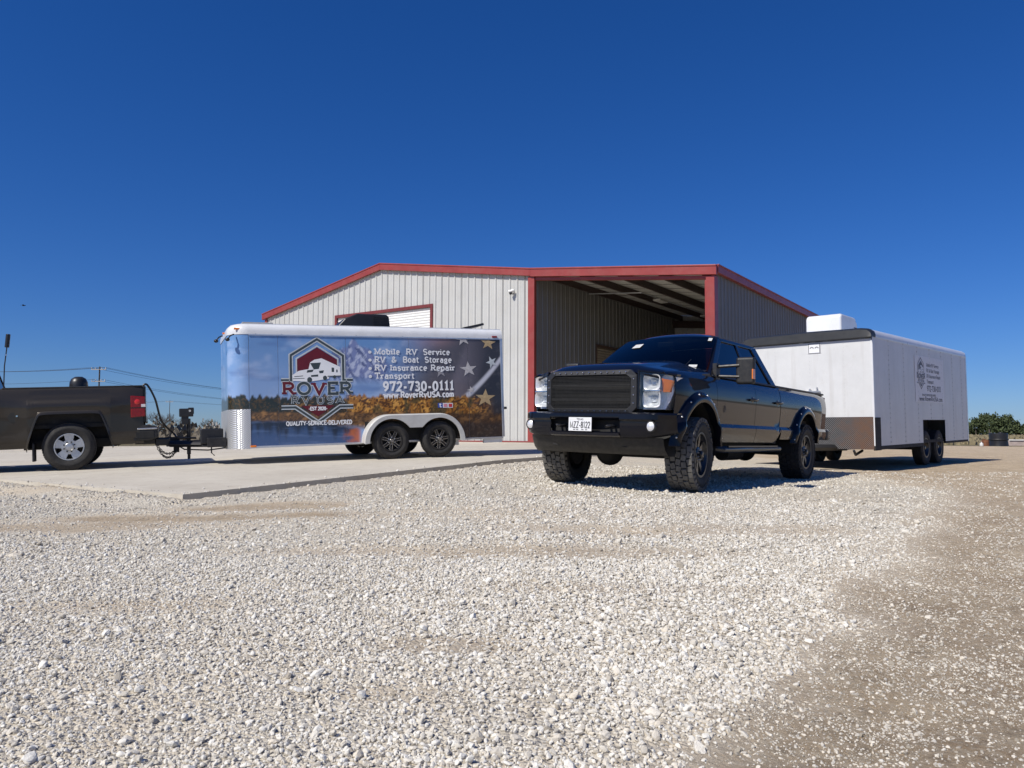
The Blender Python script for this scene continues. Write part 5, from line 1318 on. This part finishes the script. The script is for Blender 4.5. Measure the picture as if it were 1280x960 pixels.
m_.box((FX+1.38, 0, .50), (.26, .12, .12)); m_.cyl((FX+.95, 0, .2), (FX+.95, 0, 1.0), .035); m_.box((FX+.95, 0, 1.02), (.1, .1, .08)); m_.tube([(FX-.4, .9, .38), (FX+.1, .95, .32), (FX+.18, .95, .40)], .025, 6); m_.obj('tongue', BLKM, wht)
B().bx(RX-.03, RX+.0, -HW+.05, HW-.05, B0, B1).obj('rear_door', WT, wht)
m_ = B().bx(RX-.02, RX+.05, HW-.05, HW+.012, B0-.04, B1+.03); m_.bx(RX-.02, RX+.05, -HW-.012, -HW+.05, B0-.04, B1+.03); m_.obj('corner_moulding', ALU, wht, bevel=.008)
# the sign sheet on its side, printed in dark grey
IG = mat('faded_ink', (.10, .10, .115), .5); IL = mat('sign_sheet', (.70, .71, .74), .45, var=.03)
sg = B().bx(-.72, 1.40, HW+.006, HW+.009, 1.34, 2.32).obj('sign_sheet', IL, wht)
mp2 = lambda u, v_, l: (.99-u*.56, HW+.010+l, 1.80+v_*.56)
emblem(sg, mp2, (IL, IG, IG, IL))
def wtext(txt, x0, wd, z, cap, wt=.16, **kw):
    m_ = Words(); lettering(m_, txt, 0, 0, cap, wd, lambda u, v_, l: (x0-u, HW+.011+l, z+v_), wt, **kw); m_.obj('lettering', IG, sg)
wtext('Mobile RV Service', .58, .92, 2.11, .07); wtext('RV & Boat Storage', .58, .95, 1.99, .07); wtext('RV Insurance Repair', .58, 1.05, 1.87, .07); wtext('Transport', .58, .50, 1.75, .07)
wtext('972-730-0111', .58, 1.05, 1.58, .11, .2); wtext('QUALITY-SERVICE-DELIVERED', .95, 1.0, 1.475, .035, .25); wtext('www.RoverRvUSA.com', 1.15, 1.72, 1.37, .08, .24)

# ---------------------------------------------------------------- grey-brown pickup at the left (origin: rear axle on the ground)
GP = dict(x=-7.39-.413*.98, y=12.97+.911*.98, yaw=radians(180+24.4))
zg = zpad(uv(-7.39, 12.97)[1])
gpk = empty('pickup_truck', (GP['x'], GP['y'], CZ+zg), (0, .050, GP['yaw']))
tag(gpk, 'dark grey-brown pickup truck with chrome wheels on the concrete apron', 'pickup truck')
GRY = carpaint('bronze_grey_paint', (.045, .039, .032), .5, amt=.10)
SP2 = np.array([(.40, .90), (.50, .955), (.62, .985), (.80, .985), (1.0, .985), (1.18, .99), (1.30, .985), (1.36, .965), (1.44, .955), (1.475, .935)])
def arch2(x, zdef=.48):
    d = abs(x+.02)
    if d > .62: return zdef
    if d > .44: return max(zdef, 1.02-.54*((d-.44)/.18)**1.25)
    return 1.035-.015*(d/.44)**6
def gyf(x, z):
    y = float(np.interp(z, SP2[:, 0], SP2[:, 1]))
    d = max(abs(x+.02)-.50, 0); e = max(z-1.12, 0)
    k = math.exp(-(d/.21)**4)*math.exp(-(e/.13)**5)
    if -1.25 < x < 1.05: y += .042*k
    if x < -.95: y -= .03*((-x-.95)/.2)**2
    return y
for s in (1, -1):
    bs = side_skin('bed_side', -1.13, 1.125, lambda x: arch2(x), lambda x: 1.475, s, GRY, gpk, [(-.02, .62), (-.02, .44), (-.02, .53)], yf=gyf, zrows=[.62, 1.18, 1.36, 1.44])
    P = []
    for k in range(41):
        d = -.63+1.26*k/40; x = -.02+d; z = arch2(x, .42)
        P.append([(x, s*(gyf(x, min(z+.03, 1.2))-.05), z-.004), (x, s*(gyf(x, min(z+.03, 1.2))+.018), z-.004), (x*1.02, s*(gyf(x, min(z+.03, 1.2))+.016), z+.035), (x*1.03, s*(gyf(x, min(z+.05, 1.2))+.002), z+.05)])
    B().grid(P).obj('arch_lip', GRY, bs, smooth=40)
    B().bx(-1.13, .95, s*.86, s*.945, 1.468, 1.492).obj('bed_rail_cap', TRIM, gpk, bevel=.01)
    B().bx(-1.08, .94, s*.80, s*.83, .80, 1.465).obj('bed_liner', DARK, gpk)
    m_ = B().prism([(-1.165, .95), (-.935, .93), (-.935, 1.31), (-1.165, 1.29)], lambda x, z, w_: (x, s*w_, z), .86, .998); tl_ = m_.obj('tail_lamp', REDL, gpk, bevel=.012)
    B().bx(-1.170, -.93, s*.90, s*1.001, 1.095, 1.108).obj('lens_divider', DARK, tl_); B().lathe([(.001, .004), (.035, .003), (.05, -.004)], 18, (-1.04, s*1.0, 1.20), 'y').obj('bulb_lens', mat('lens_bright_red', (.55, .03, .03), .2) if 'lens_bright_red' not in bpy.data.materials else bpy.data.materials['lens_bright_red'], tl_, smooth=50)
    B().prism([(-1.168, 1.11), (-1.10, 1.11), (-1.10, 1.16), (-1.168, 1.16)], lambda x, z, w_: (x, s*w_, z), .93, 1.0).obj('reverse_lens', mat('lens_frost', (.7, .66, .66), .3) if 'lens_frost' not in bpy.data.materials else bpy.data.materials['lens_frost'], tl_)
    # doors, fender, greenhouse of the crew cab
    for nm, xa, xb in (('rear_door', 1.135, 2.02), ('front_door', 2.03, 3.20)):
        d = side_skin(nm, xa, xb, lambda x: .50, lambda x: 1.475, s, GRY, gpk, yf=gyf, zrows=[.62, 1.18, 1.36])
        B().tube([(xa+.10, s*.98, 1.22), (xa+.14, s*1.03, 1.225), (xa+.28, s*1.03, 1.225), (xa+.32, s*.98, 1.22)], .016).obj('handle', CHROME, d, smooth=50)
    side_skin('front_fender', 3.21, 4.72, lambda x: arch(x, 3.9, .50, .42, 1.2, .48), lambda x: 1.40-.06*max(0, x-3.4), s, GRY, gpk, [(3.9, .5)], yf=lambda x, z: gyf(.99, z)-.10*max(0, (x-3.9)/.9)**2)
    g2 = lambda z: .93-(z-1.475)*.40
    fn = lambda x, z, w_: (x, s*(g2(z)-w_), z)
    B().prism([(1.14, 1.475), (1.32, 1.475), (1.44, 1.93), (1.28, 1.96)], fn, 0, .05).obj('rear_pillar', GRY, gpk, bevel=.01)
    B().prism([(1.98, 1.475), (2.07, 1.475), (2.07, 1.92), (1.98, 1.92)], fn, .003, .05).obj('middle_pillar', GRY, gpk)
    B().prism([(3.40, 1.475), (3.22, 1.475), (2.50, 1.92), (2.60, 1.96)], fn, 0, .05).obj('front_pillar', GRY, gpk, bevel=.01)
    B().prism([(1.28, 1.96), (1.44, 1.92), (2.52, 1.92), (2.60, 1.96), (2.5, 1.985), (1.36, 1.985)], fn, .001, .05).obj('roof_rail', GRY, gpk, bevel=.01)
    B().prism([(1.322, 1.48), (1.978, 1.48), (1.978, 1.922), (1.438, 1.922)], fn, .02, .025).obj('side_window', GLT, gpk)
    B().prism([(2.072, 1.48), (3.215, 1.48), (2.505, 1.922), (2.072, 1.922)], fn, .02, .025).obj('side_window', GLT, gpk)
    P = [[(xx, s*y, z) for y in (.60, .94)] for xx, z in [(-.02+(.60 if k < 6 else -.60 if k > 14 else .60-.15*(k-6)), [.48, .6, .7, .8, .9, 1.0, 1.04, 1.05, 1.05, 1.05, 1.05, 1.05, 1.05, 1.05, 1.04, 1.0, .9, .8, .7, .6, .48][k]) for k in range(21)]]
    B().grid(P).add([(-.7, s*.6, .45), (.7, s*.6, .45), (.7, s*.6, 1.1), (-.7, s*.6, 1.1)], [(0, 1, 2, 3)]).obj('wheel_liner', DARK, gpk, smooth=60)
    B().bx(3.30, 4.50, s*.58, s*.62, .42, 1.1).obj('wheel_liner', DARK, gpk)
    B().bx(.50, .535, s*.74, s*.97, .26, .56).obj('mud_flap', TRIM, gpk, bevel=.01)
P = [[(1.29+1.30*i/12, .745*(-1+2*j/16), 1.97+.09*(1-abs(-1+2*j/16)**2.6)*(1-abs(2*i/12-1)**4*.7)) for j in range(17)] for i in range(13)]
B().grid(P).obj('roof', GRY, gpk, smooth=40, solid=.02)
B().grid([[(3.42-.80*a+.12*(1-q*q), (.86-.11*a)*q, 1.47+.50*a) for q in np.linspace(-1, 1, 11)] for a in np.linspace(0, 1, 5)]).obj('windscreen', GLW, gpk, smooth=60)
B().grid([[(1.16+.13*a, (.85-.10*a)*q, 1.49+.46*a) for q in np.linspace(-1, 1, 7)] for a in np.linspace(0, 1, 4)]).obj('rear_window', GLT, gpk, smooth=60)
P = [[(3.36+1.36*i/12, .87*(-1+2*j/16), 1.475-.12*i/12-.06*abs(-1+2*j/16)**3-.05*(i/12)**6) for j in range(17)] for i in range(13)]
B().grid(P).obj('hood', GRY, gpk, smooth=40, solid=.02)
B().bx(4.60, 4.74, -.88, .88, .80, 1.32).obj('grille', CHROME, gpk, bevel=.04); B().bx(4.66, 4.86, -.98, .98, .50, .80).obj('front_bumper', CHROME, gpk, bevel=.05)
B().bx(-1.175, -1.12, -.855, .855, .84, 1.48).obj('tailgate', GRY, gpk, bevel=.015)
m_ = B(); m_.prism([(-1.36, .56), (-1.36, .76), (-1.20, .80), (-.95, .80), (-.95, .52), (-1.2, .52)], lambda x, z, w_: (x, w_, z), -.97, .97); rb = m_.obj('rear_bumper', TRIM, gpk, bevel=.03)
B().bx(-1.345, -1.03, .90, .985, .715, .745).obj('bumper_step', RIMG, rb, bevel=.01); B().bx(-1.30, -1.0, .95, .978, .56, .69).obj('bumper_pocket', DARK, rb, bevel=.01)
m_ = B().bx(-1.3, 4.6, .40, .50, .52, .66); m_.bx(-1.3, 4.6, -.50, -.40, .52, .66); m_.bx(.95, 3.3, -.88, .88, .50, .60); m_.bx(-1.1, .95, -.86, .86, .80, .86); m_.bx(3.2, 4.6, -.6, .6, .6, 1.35); m_.cyl((0, -.8, .41), (0, .8, .41), .06); m_.sphere((0, 0, .41), .17); m_.cyl((3.9, -.8, .41), (3.9, .8, .41), .05)
m_.cyl((-.2, -.55, .55), (-.9, -.62, .55), .04); m_.bx(-.75, .8, .62, .66, .5, .6); m_.obj('chassis', DARK, gpk)
B().lathe([(.001, 0), (.085, 0), (.088, -.006)], 28, (.78, gyf(.78, 1.0)+.004, 1.0), 'y').obj('fuel_door', GRY, gpk); B().cyl((.735, gyf(.73, 1.02)+.003, 1.02), (.735, gyf(.73, 1.02)+.016, 1.02), .014).obj('fuel_door_catch', CHROME, gpk)
m_ = B().bx(-1.72, -1.15, -.045, .045, .46, .56); m_.box((-1.66, 0, .40), (.10, .09, .26)); m_.bx(-1.86, -1.66, -.05, .05, .36, .40); m_.sphere((-1.80, 0, .44), .028); m_.cyl((-1.8, 0, .39), (-1.8, 0, .43), .018); m_.bx(-1.3, -1.05, -.55, .55, .46, .54); m_.obj('tow_hitch', BLKM, gpk)
# whip aerial with its thick black top
m_ = B().tube([(.93, .88, 1.48), (.915, .88, 1.85), (.875, .88, 2.18)], .009, 8); ae = m_.obj('aerial', BLKM, gpk, smooth=60)
B().cyl((.877, .88, 2.16), (.855, .88, 2.38), .034, n=14).obj('aerial_coil', BLKM, ae, smooth=40, bevel=.008); B().cyl((.896, .88, 2.02), (.893, .88, 2.05), .015).obj('aerial_collar', RIMS, ae)
for s in (1, -1):
    make_wheel(gpk, (0, s*.86, .395), .398, .265, s, 0., 'alloy', .222, 'road'); make_wheel(gpk, (3.9, s*.86, .50), .398, .265, s, 0., 'alloy', .222, 'road')
for o in gpk.children:
    if not o.name.startswith('wheel.') and o.name != 'wheel': o.location.z -= .085
gM = Matrix.Translation(gpk.location) @ gpk.rotation_euler.to_matrix().to_4x4() @ Matrix.Translation((0, 0, -.085))
bM = Matrix.Translation(blu.location) @ blu.rotation_euler.to_matrix().to_4x4()
# dome-topped cargo standing in the bed
dc = B(); dc.lathe([(.001, .70), (.06, .695), (.115, .66), (.142, .60), (.150, .52), (.150, -.06), (.12, -.135), (.001, -.135)], 28, (0, 0, 0), 'z')
o = dc.obj('domed_canister', BLKM, None, smooth=45); o.matrix_world = gM @ Matrix.Translation((-.10, .30, 1.0)); tag(o, 'black dome-topped canister standing in the bed of the grey-brown pickup', 'canister')
# power cable from the bed to the trailer tongue
p0 = gM @ Vector((-1.13, .80, 1.49)); p1 = bM @ Vector((NX+.50, .10, .50))
pts = []
ctl = [p0, gM @ Vector((-1.20, .80, 1.50)), gM @ Vector((-1.32, .76, 1.25)), gM @ Vector((-1.42, .62, .86)), gM @ Vector((-1.62, .40, .62)), bM @ Vector((NX+.80, .15, .52)), p1]
for i in range(len(ctl)-1):
    a = [ctl[max(i-1, 0)], ctl[i], ctl[i+1], ctl[min(i+2, len(ctl)-1)]]
    for k in range(8):
        q = k/8; pts.append(.5*((2*a[1])+(-a[0]+a[2])*q+(2*a[0]-5*a[1]+4*a[2]-a[3])*q*q+(-a[0]+3*a[1]-3*a[2]+a[3])*q**3))
pts.append(p1)
o = B().tube(pts, .018, 8).obj('power_cable', BLKM, None, smooth=60); tag(o, 'thick black cable drooping from the grey-brown pickup bed to the trailer jack', 'cable')
# safety chains
def chain(a, bq, sag, lab):
    n = 17; m_ = B()
    for k in range(n):
        q = (k+.5)/n; c = a.lerp(bq, q)-Vector((0, 0, sag*4*q*(1-q))); q2 = min(1, q+.02); d = (a.lerp(bq, q2)-Vector((0, 0, sag*4*q2*(1-q2)))-c).normalized()
        up = Vector((0, 0, 1)) if k % 2 else d.cross(Vector((0, 0, 1))).normalized()
        sd_ = d.cross(up).normalized()
        m_.tube([c+d*.030*cos(2*pi*j/10)+sd_*.018*sin(2*pi*j/10) for j in range(11)], .0065, 5)
    o = m_.obj('safety_chain', GALV if False else BLKM, None, smooth=60); tag(o, lab, 'chain')
chain(gM @ Vector((-1.30, .25, .50)), bM @ Vector((NX+.78, .08, .38)), .26, 'near drooping safety chain between the grey-brown pickup hitch and the blue trailer')
chain(gM @ Vector((-1.30, -.25, .50)), bM @ Vector((NX+.78, -.08, .38)), .20, 'far drooping safety chain between the grey-brown pickup hitch and the blue trailer')

# ---------------------------------------------------------------- background: poles, wires, trees, odds and ends
WOOD = mat('weathered_pole', (.09, .075, .06), .9, var=.3, vscale=3)
POR = mat('porcelain', (.65, .64, .62), .4)
def dirp(px, d): return (px-640)/FPX*d
def pole(px, d, ztop, lab, arms=2, r=.16):
    x = dirp(px, d); zb_ = gz(x, d)-.5
    p = empty('utility_pole', (x, d, CZ+zb_)); tag(p, lab, 'utility pole', 'utility poles beyond the yard')
    H = ztop-zb_; B().cyl((0, 0, 0), (.06, 0, H), r, r*.7, 12).obj('pole', WOOD, p, smooth=50)
    T_ = []
    for k in range(arms):
        z = H-.5-k*2.0; w_ = 1.25-.1*k
        B().bx(-w_, w_, -.24, -.12, z-.07, z+.07).obj('crossarm', mat('pale_crossarm', (.42, .38, .33), .8) if 'pale_crossarm' not in bpy.data.materials else bpy.data.materials['pale_crossarm'], p)
        m_ = B()
        for q in (-1, -.45, .45, 1): m_.lathe([(.001, .30), (.05, .29), (.07, .2), (.05, .17), (.08, .1), (.05, 0)], 10, (q*w_*.95, -.18, z+.07), 'z'); T_.append((x+q*w_*.95, d-.18, CZ+zb_+z+.36))
        m_.obj('insulator', POR, p, smooth=50)
    return T_
pA = pole(-170, 118, 10.0, 'utility pole with two crossarms left of the grey-brown pickup')
pB = pole(122.5, 130, 10.95, 'utility pole with two pale crossarms rising behind the grey-brown pickup bed')
pC = pole(430, 205, 10.8, 'utility pole with two crossarms behind the blue trailer')
pD = pole(212, 262, 10.6, 'slim distant utility pole between the pickup and the blue trailer', 1, .13)
pE = pole(-60, 300, 11.2, 'slim distant utility pole far beyond the grey-brown pickup', 1, .13); pF = pole(520, 300, 10.0, 'slim distant utility pole far behind the blue trailer', 1, .13)
WIRE = mat('wire_dark', (.03, .03, .032), .6)
def wires(A_, B_, ks, sag, r, lab):
    for k in ks:
        a, b_ = Vector(A_[k]), Vector(B_[k]); o = B().tube([a.lerp(b_, q/16)-Vector((0, 0, sag*4*(q/16)*(1-q/16))) for q in range(17)], r, 5).obj('power_line', WIRE); tag(o, lab, 'power line', 'overhead power lines')
wires(pA, pB, (0, 2, 3, 5), .8, .02, 'thin overhead wire left of the pole behind the pickup'); wires(pB, pC, (0, 2, 3, 4, 6), 2.0, .022, 'thin overhead wire between the pole behind the pickup and the blue trailer')
wires(pE, pD, (0, 3), 1.5, .022, 'thin distant wire left of the slim pole'); wires(pD, pF, (0, 3), 1.5, .022, 'thin distant wire right of the slim pole')
# leaves
def leafmat(name, a, b2):
    m, t, bs_ = newmat(name); v = t.co(); g_ = t.n.new('ShaderNodeObjectInfo')
    t.l.new(t.mix(t.ramp(t.noise(2.2, v, 5, .7), .35, .65), a, b2), bs_.inputs['Base Color']); bs_.inputs['Roughness'].default_value = .8; return m
CED = leafmat('cedar_green', (.030, .050, .018), (.075, .095, .032)); BAREW = leafmat('bare_twig', (.075, .062, .05), (.14, .115, .09)); BRUSH = leafmat('winter_brush', (.10, .085, .062), (.21, .175, .125))
def tree_evergreen(px, d, h, r, lab):
    x = dirp(px, d); p = empty('cedar_tree', (x, d, CZ+gz(x, d))); tag(p, lab, 'tree', 'cedars beyond the dry field')
    B().cyl((0, 0, -.2), (0, 0, h*.6), .14, .05, 8).obj('trunk', WOOD, p, smooth=50)
    m_ = B(); n = int(1300*r*h/8)
    cl = [(random.uniform(-.7, .7)*r, random.uniform(-.7, .7)*r, random.uniform(.12, .92)**.9*h) for _ in range(16)]
    for _ in range(n):
        cx, cy, cz = random.choice(cl); q = 1-.55*cz/h; rr_ = r*.42*q
        c = Vector((cx*q+random.gauss(0, rr_*.5), cy*q+random.gauss(0, rr_*.5), max(.08, cz+random.gauss(0, h*.10)))); s_ = random.uniform(.10, .24)
        R = Matrix.Rotation(random.uniform(0, 6.3), 3, 'Z') @ Matrix.Rotation(random.uniform(-1, 1), 3, 'X')
        m_.add([c+R @ Vector(q_) for q_ in ((-s_, 0, -s_*.6), (s_, 0, -s_*.5), (s_*.3, .05, s_*1.5), (-s_*.4, 0, s_))], [(0, 1, 2, 3)])
    m_.obj('crown', CED, p, fix=False)
random.seed(5)
tops = [(1100, 3.0, 2.6), (1140, 3.4, 2.6), (1178, 3.0, 2.4), (1206, 3.0, 2.2), (1219, 3.4, 2.2), (1232, 4.1, 2.6), (1246, 4.2, 2.6), (1257, 3.7, 2.4), (1268, 2.9, 2.2), (1280, 2.4, 2.2), (1296, 2.6, 2.4), (1320, 3.3, 2.6), (1350, 3.0, 2.6)]
for i, (px, h, r) in enumerate(tops):
    tree_evergreen(px, 168+random.uniform(-7, 7), h*random.uniform(.95, 1.08), r, {1246: 'tallest dark green cedar, behind the black tank', 1232: 'dark green cedar behind the rusty barrel', 1219: 'dark green cedar beside the rear corner of the white trailer', 1257: 'dark green cedar right behind the low wall end and black tank'}.get(px, 'low dark green cedar in the row beyond the dry field'))
def tree_bare(px, d, h, lab):
    x = dirp(px, d); p = empty('bare_tree', (x, d, CZ+gz(x, d))); tag(p, lab, 'tree', 'bare winter trees beyond the apron')
    B().cyl((0, 0, -.3), (.05, 0, h*.42), .11, .07, 8).obj('trunk', BAREW, p, smooth=50)
    m_ = B()
    def br(a, d_, l, r, k):
        e = a+d_*l; m_.cyl(a, e, r, r*.6, 5, False)
        if k == 0: return
        for _ in range(3):
            dd = (d_+Vector((random.gauss(0, .55), random.gauss(0, .55), random.gauss(.12, .35)))).normalized(); br(a+d_*l*random.uniform(.5, 1), dd, l*random.uniform(.55, .8), r*.6, k-1)
    for _ in range(5): br(Vector((.04, 0, h*.36)), Vector((random.gauss(0, .5), random.gauss(0, .5), .9)).normalized(), h*.27, .05, 4)
    m_.obj('crown', BAREW, p, fix=False)
for i, (px, d, h) in enumerate(((-40, 84, 3.6), (199, 92, 4.1), (208, 95, 3.6), (222, 98, 3.8), (262, 100, 3.2), (300, 96, 3.4))): tree_bare(px, d, h, 'small leafless winter tree above the brush beyond the apron')
m_ = B(); random.seed(11)
for _ in range(7000):
    d = random.uniform(44, 108); px = random.uniform(-260, 420); x = dirp(px, d); z = gz(x, d) if _ % 4 == 0 or True else 0
    hmax = (.45+2.6*max(0, (d-55)/50))*(.35+.65*float(vnoise(np.array([px*.06]), np.array([d*.1]))[0])*1.6)
    c = Vector((x, d, CZ+z+random.random()**1.3*hmax)); s_ = random.uniform(.12, .32)
    R = Matrix.Rotation(random.uniform(0, 6.3), 3, 'Z') @ Matrix.Rotation(random.uniform(-.8, .8), 3, 'X')
    m_.add([c+R @ Vector(q_) for q_ in ((-s_, 0, -s_*.6), (s_, 0, -s_*.5), (s_*.2, .05, s_*1.4), (-s_*.5, 0, s_*.9))], [(0, 1, 2, 3)])
o = m_.obj('brush', BRUSH, None, fix=False); tag(o, 'brown winter brush and scrub beyond the concrete apron', 'brush', kind='stuff')
m_ = B()
for _ in range(5200):
    d = random.uniform(46, 150); px = random.uniform(1020, 1420); x = dirp(px, d); c = Vector((x, d, CZ+gz(x, d)+random.uniform(0, .12))); s_ = random.uniform(.06, .2)
    R = Matrix.Rotation(random.uniform(0, 6.3), 3, 'Z')
    m_.add([c+R @ Vector(q_) for q_ in ((-s_, 0, -.1), (s_, 0, -.1), (s_*.9, .03, s_*.9), (-s_*.5, 0, s_))], [(0, 1, 2, 3)])
o = m_.obj('dry_grass', leafmat('straw', (.20, .165, .09), (.30, .25, .15)), None, fix=False); tag(o, 'dry straw coloured grass on the field', 'grass', kind='stuff')
# odds and ends at the far edge of the gravel
def place(px, d): x = dirp(px, d); return (x, d, CZ+gz(x, d))
tk = empty('water_trough', place(1247, 44.5), (0, 0, .2)); tag(tk, 'squat black plastic tank at the far edge of the gravel', 'tank')
B().lathe([(.001, .64), (.30, .66), (.40, .70), (.44, .74), (.47, .72), (.48, .64), (.46, .30), (.49, .06), (.50, 0), (.001, 0)], 28, (0, 0, 0), 'z').obj('tank_body', BLKM, tk, smooth=45)
B().lathe([(.485, .33), (.50, .35), (.50, .39), (.485, .41)], 28, (0, 0, 0), 'z').obj('tank_hoop', TRIM, tk, smooth=45); B().lathe([(.001, .80), (.10, .80), (.12, .72), (.12, .66)], 16, (.05, -.1, 0), 'z').obj('tank_lid', TRIM, tk, smooth=45)
RUST = mat('rust', (.19, .075, .035), .85, var=.35, vscale=14, dirt=(.05, .03, .02), dirtamt=.8)
bd = empty('burn_barrel', place(1230.5, 44.0)); tag(bd, 'small rusty barrel beside the black tank', 'barrel')
B().lathe([(.17, .36), (.19, .36), (.19, .24), (.20, .23), (.19, .22), (.19, .12), (.20, .11), (.19, .10), (.19, 0), (.17, 0), (.16, .04), (.001, .04)], 22, (0, 0, .0), 'z').obj('barrel_shell', RUST, bd, smooth=40); B().box((.0, 0, .37), (.30, .03, .05), Matrix.Rotation(.3, 3, 'Y')).obj('scrap_bar', RUST, bd)
lw = empty('low_wall', place(1290, 46), (0, 0, -.04)); tag(lw, 'low pale concrete wall with a white cap beside the black tank', 'wall')
CAPW = mat('cap_white', (.72, .70, .66), .6); PINK = mat('pinkish_block', (.44, .36, .32), .85, var=.2, vscale=5)
for k in range(8): B().bx(-1.45+.9*k, -.56+.9*k, -.10, .10, -.05, .30).obj('block', PINK, lw, bevel=.01); B().bx(-1.46+.9*k, -.565+.9*k, -.15, .15, .302, .37).obj('cap_stone', CAPW, lw, bevel=.01)
for k in (0, 3, 7): B().bx(-1.50+.9*k+.95, -1.50+.9*k+1.03, -.18, -.12, 0, .30).obj('pilaster', CAPW, lw)
jg = empty('jug', place(1225.5, 42.5)); tag(jg, 'small white plastic jug lying by the rusty barrel', 'jug'); B().lathe([(.001, .26), (.03, .26), (.03, .21), (.09, .16), (.10, .02), (.08, 0), (.001, 0)], 14, (0, 0, 0), 'z').obj('jug_body', WHT, jg, smooth=50); B().cyl((0, 0, .26), (0, 0, .285), .034).obj('jug_cap', REDL, jg)
ps = empty('fence_post', place(1235.5, 52)); tag(ps, 'thin dark wooden post behind the rusty barrel', 'post'); B().cyl((0, 0, -.2), (.02, 0, 1.0), .05, .045, 8).obj('post', WOOD, ps, smooth=50); B().box((.02, -.04, .8), (.16, .02, .06)).obj('cross_piece', WOOD, ps)
bi = empty('bird', (dirp(24, 60), 60, CZ+(542.8-384.5)/FPX*60), (0, 0, .3)); tag(bi, 'tiny dark bird gliding in the sky above the grey-brown pickup', 'bird')
m_ = B().sphere((0, 0, 0), .045, 10, 6, (2.6, 1, .9)); m_.sphere((.13, 0, .015), .03, 8, 5); m_.add([(-.10, .02, 0), (-.10, -.02, 0), (-.22, -.05, .01), (-.22, .05, .01)], [(0, 1, 2, 3)])
for s in (1, -1): m_.add([(.06, s*.02, .02), (-.05, s*.02, .02), (-.07, s*.14, .06), (-.05, s*.25, .03), (.03, s*.14, .065), (.06, s*.02, .028), (-.05, s*.02, .012), (-.07, s*.14, .052)], [(0, 1, 2, 3, 4)])
m_.obj('bird_body', DARK, bi, smooth=60)
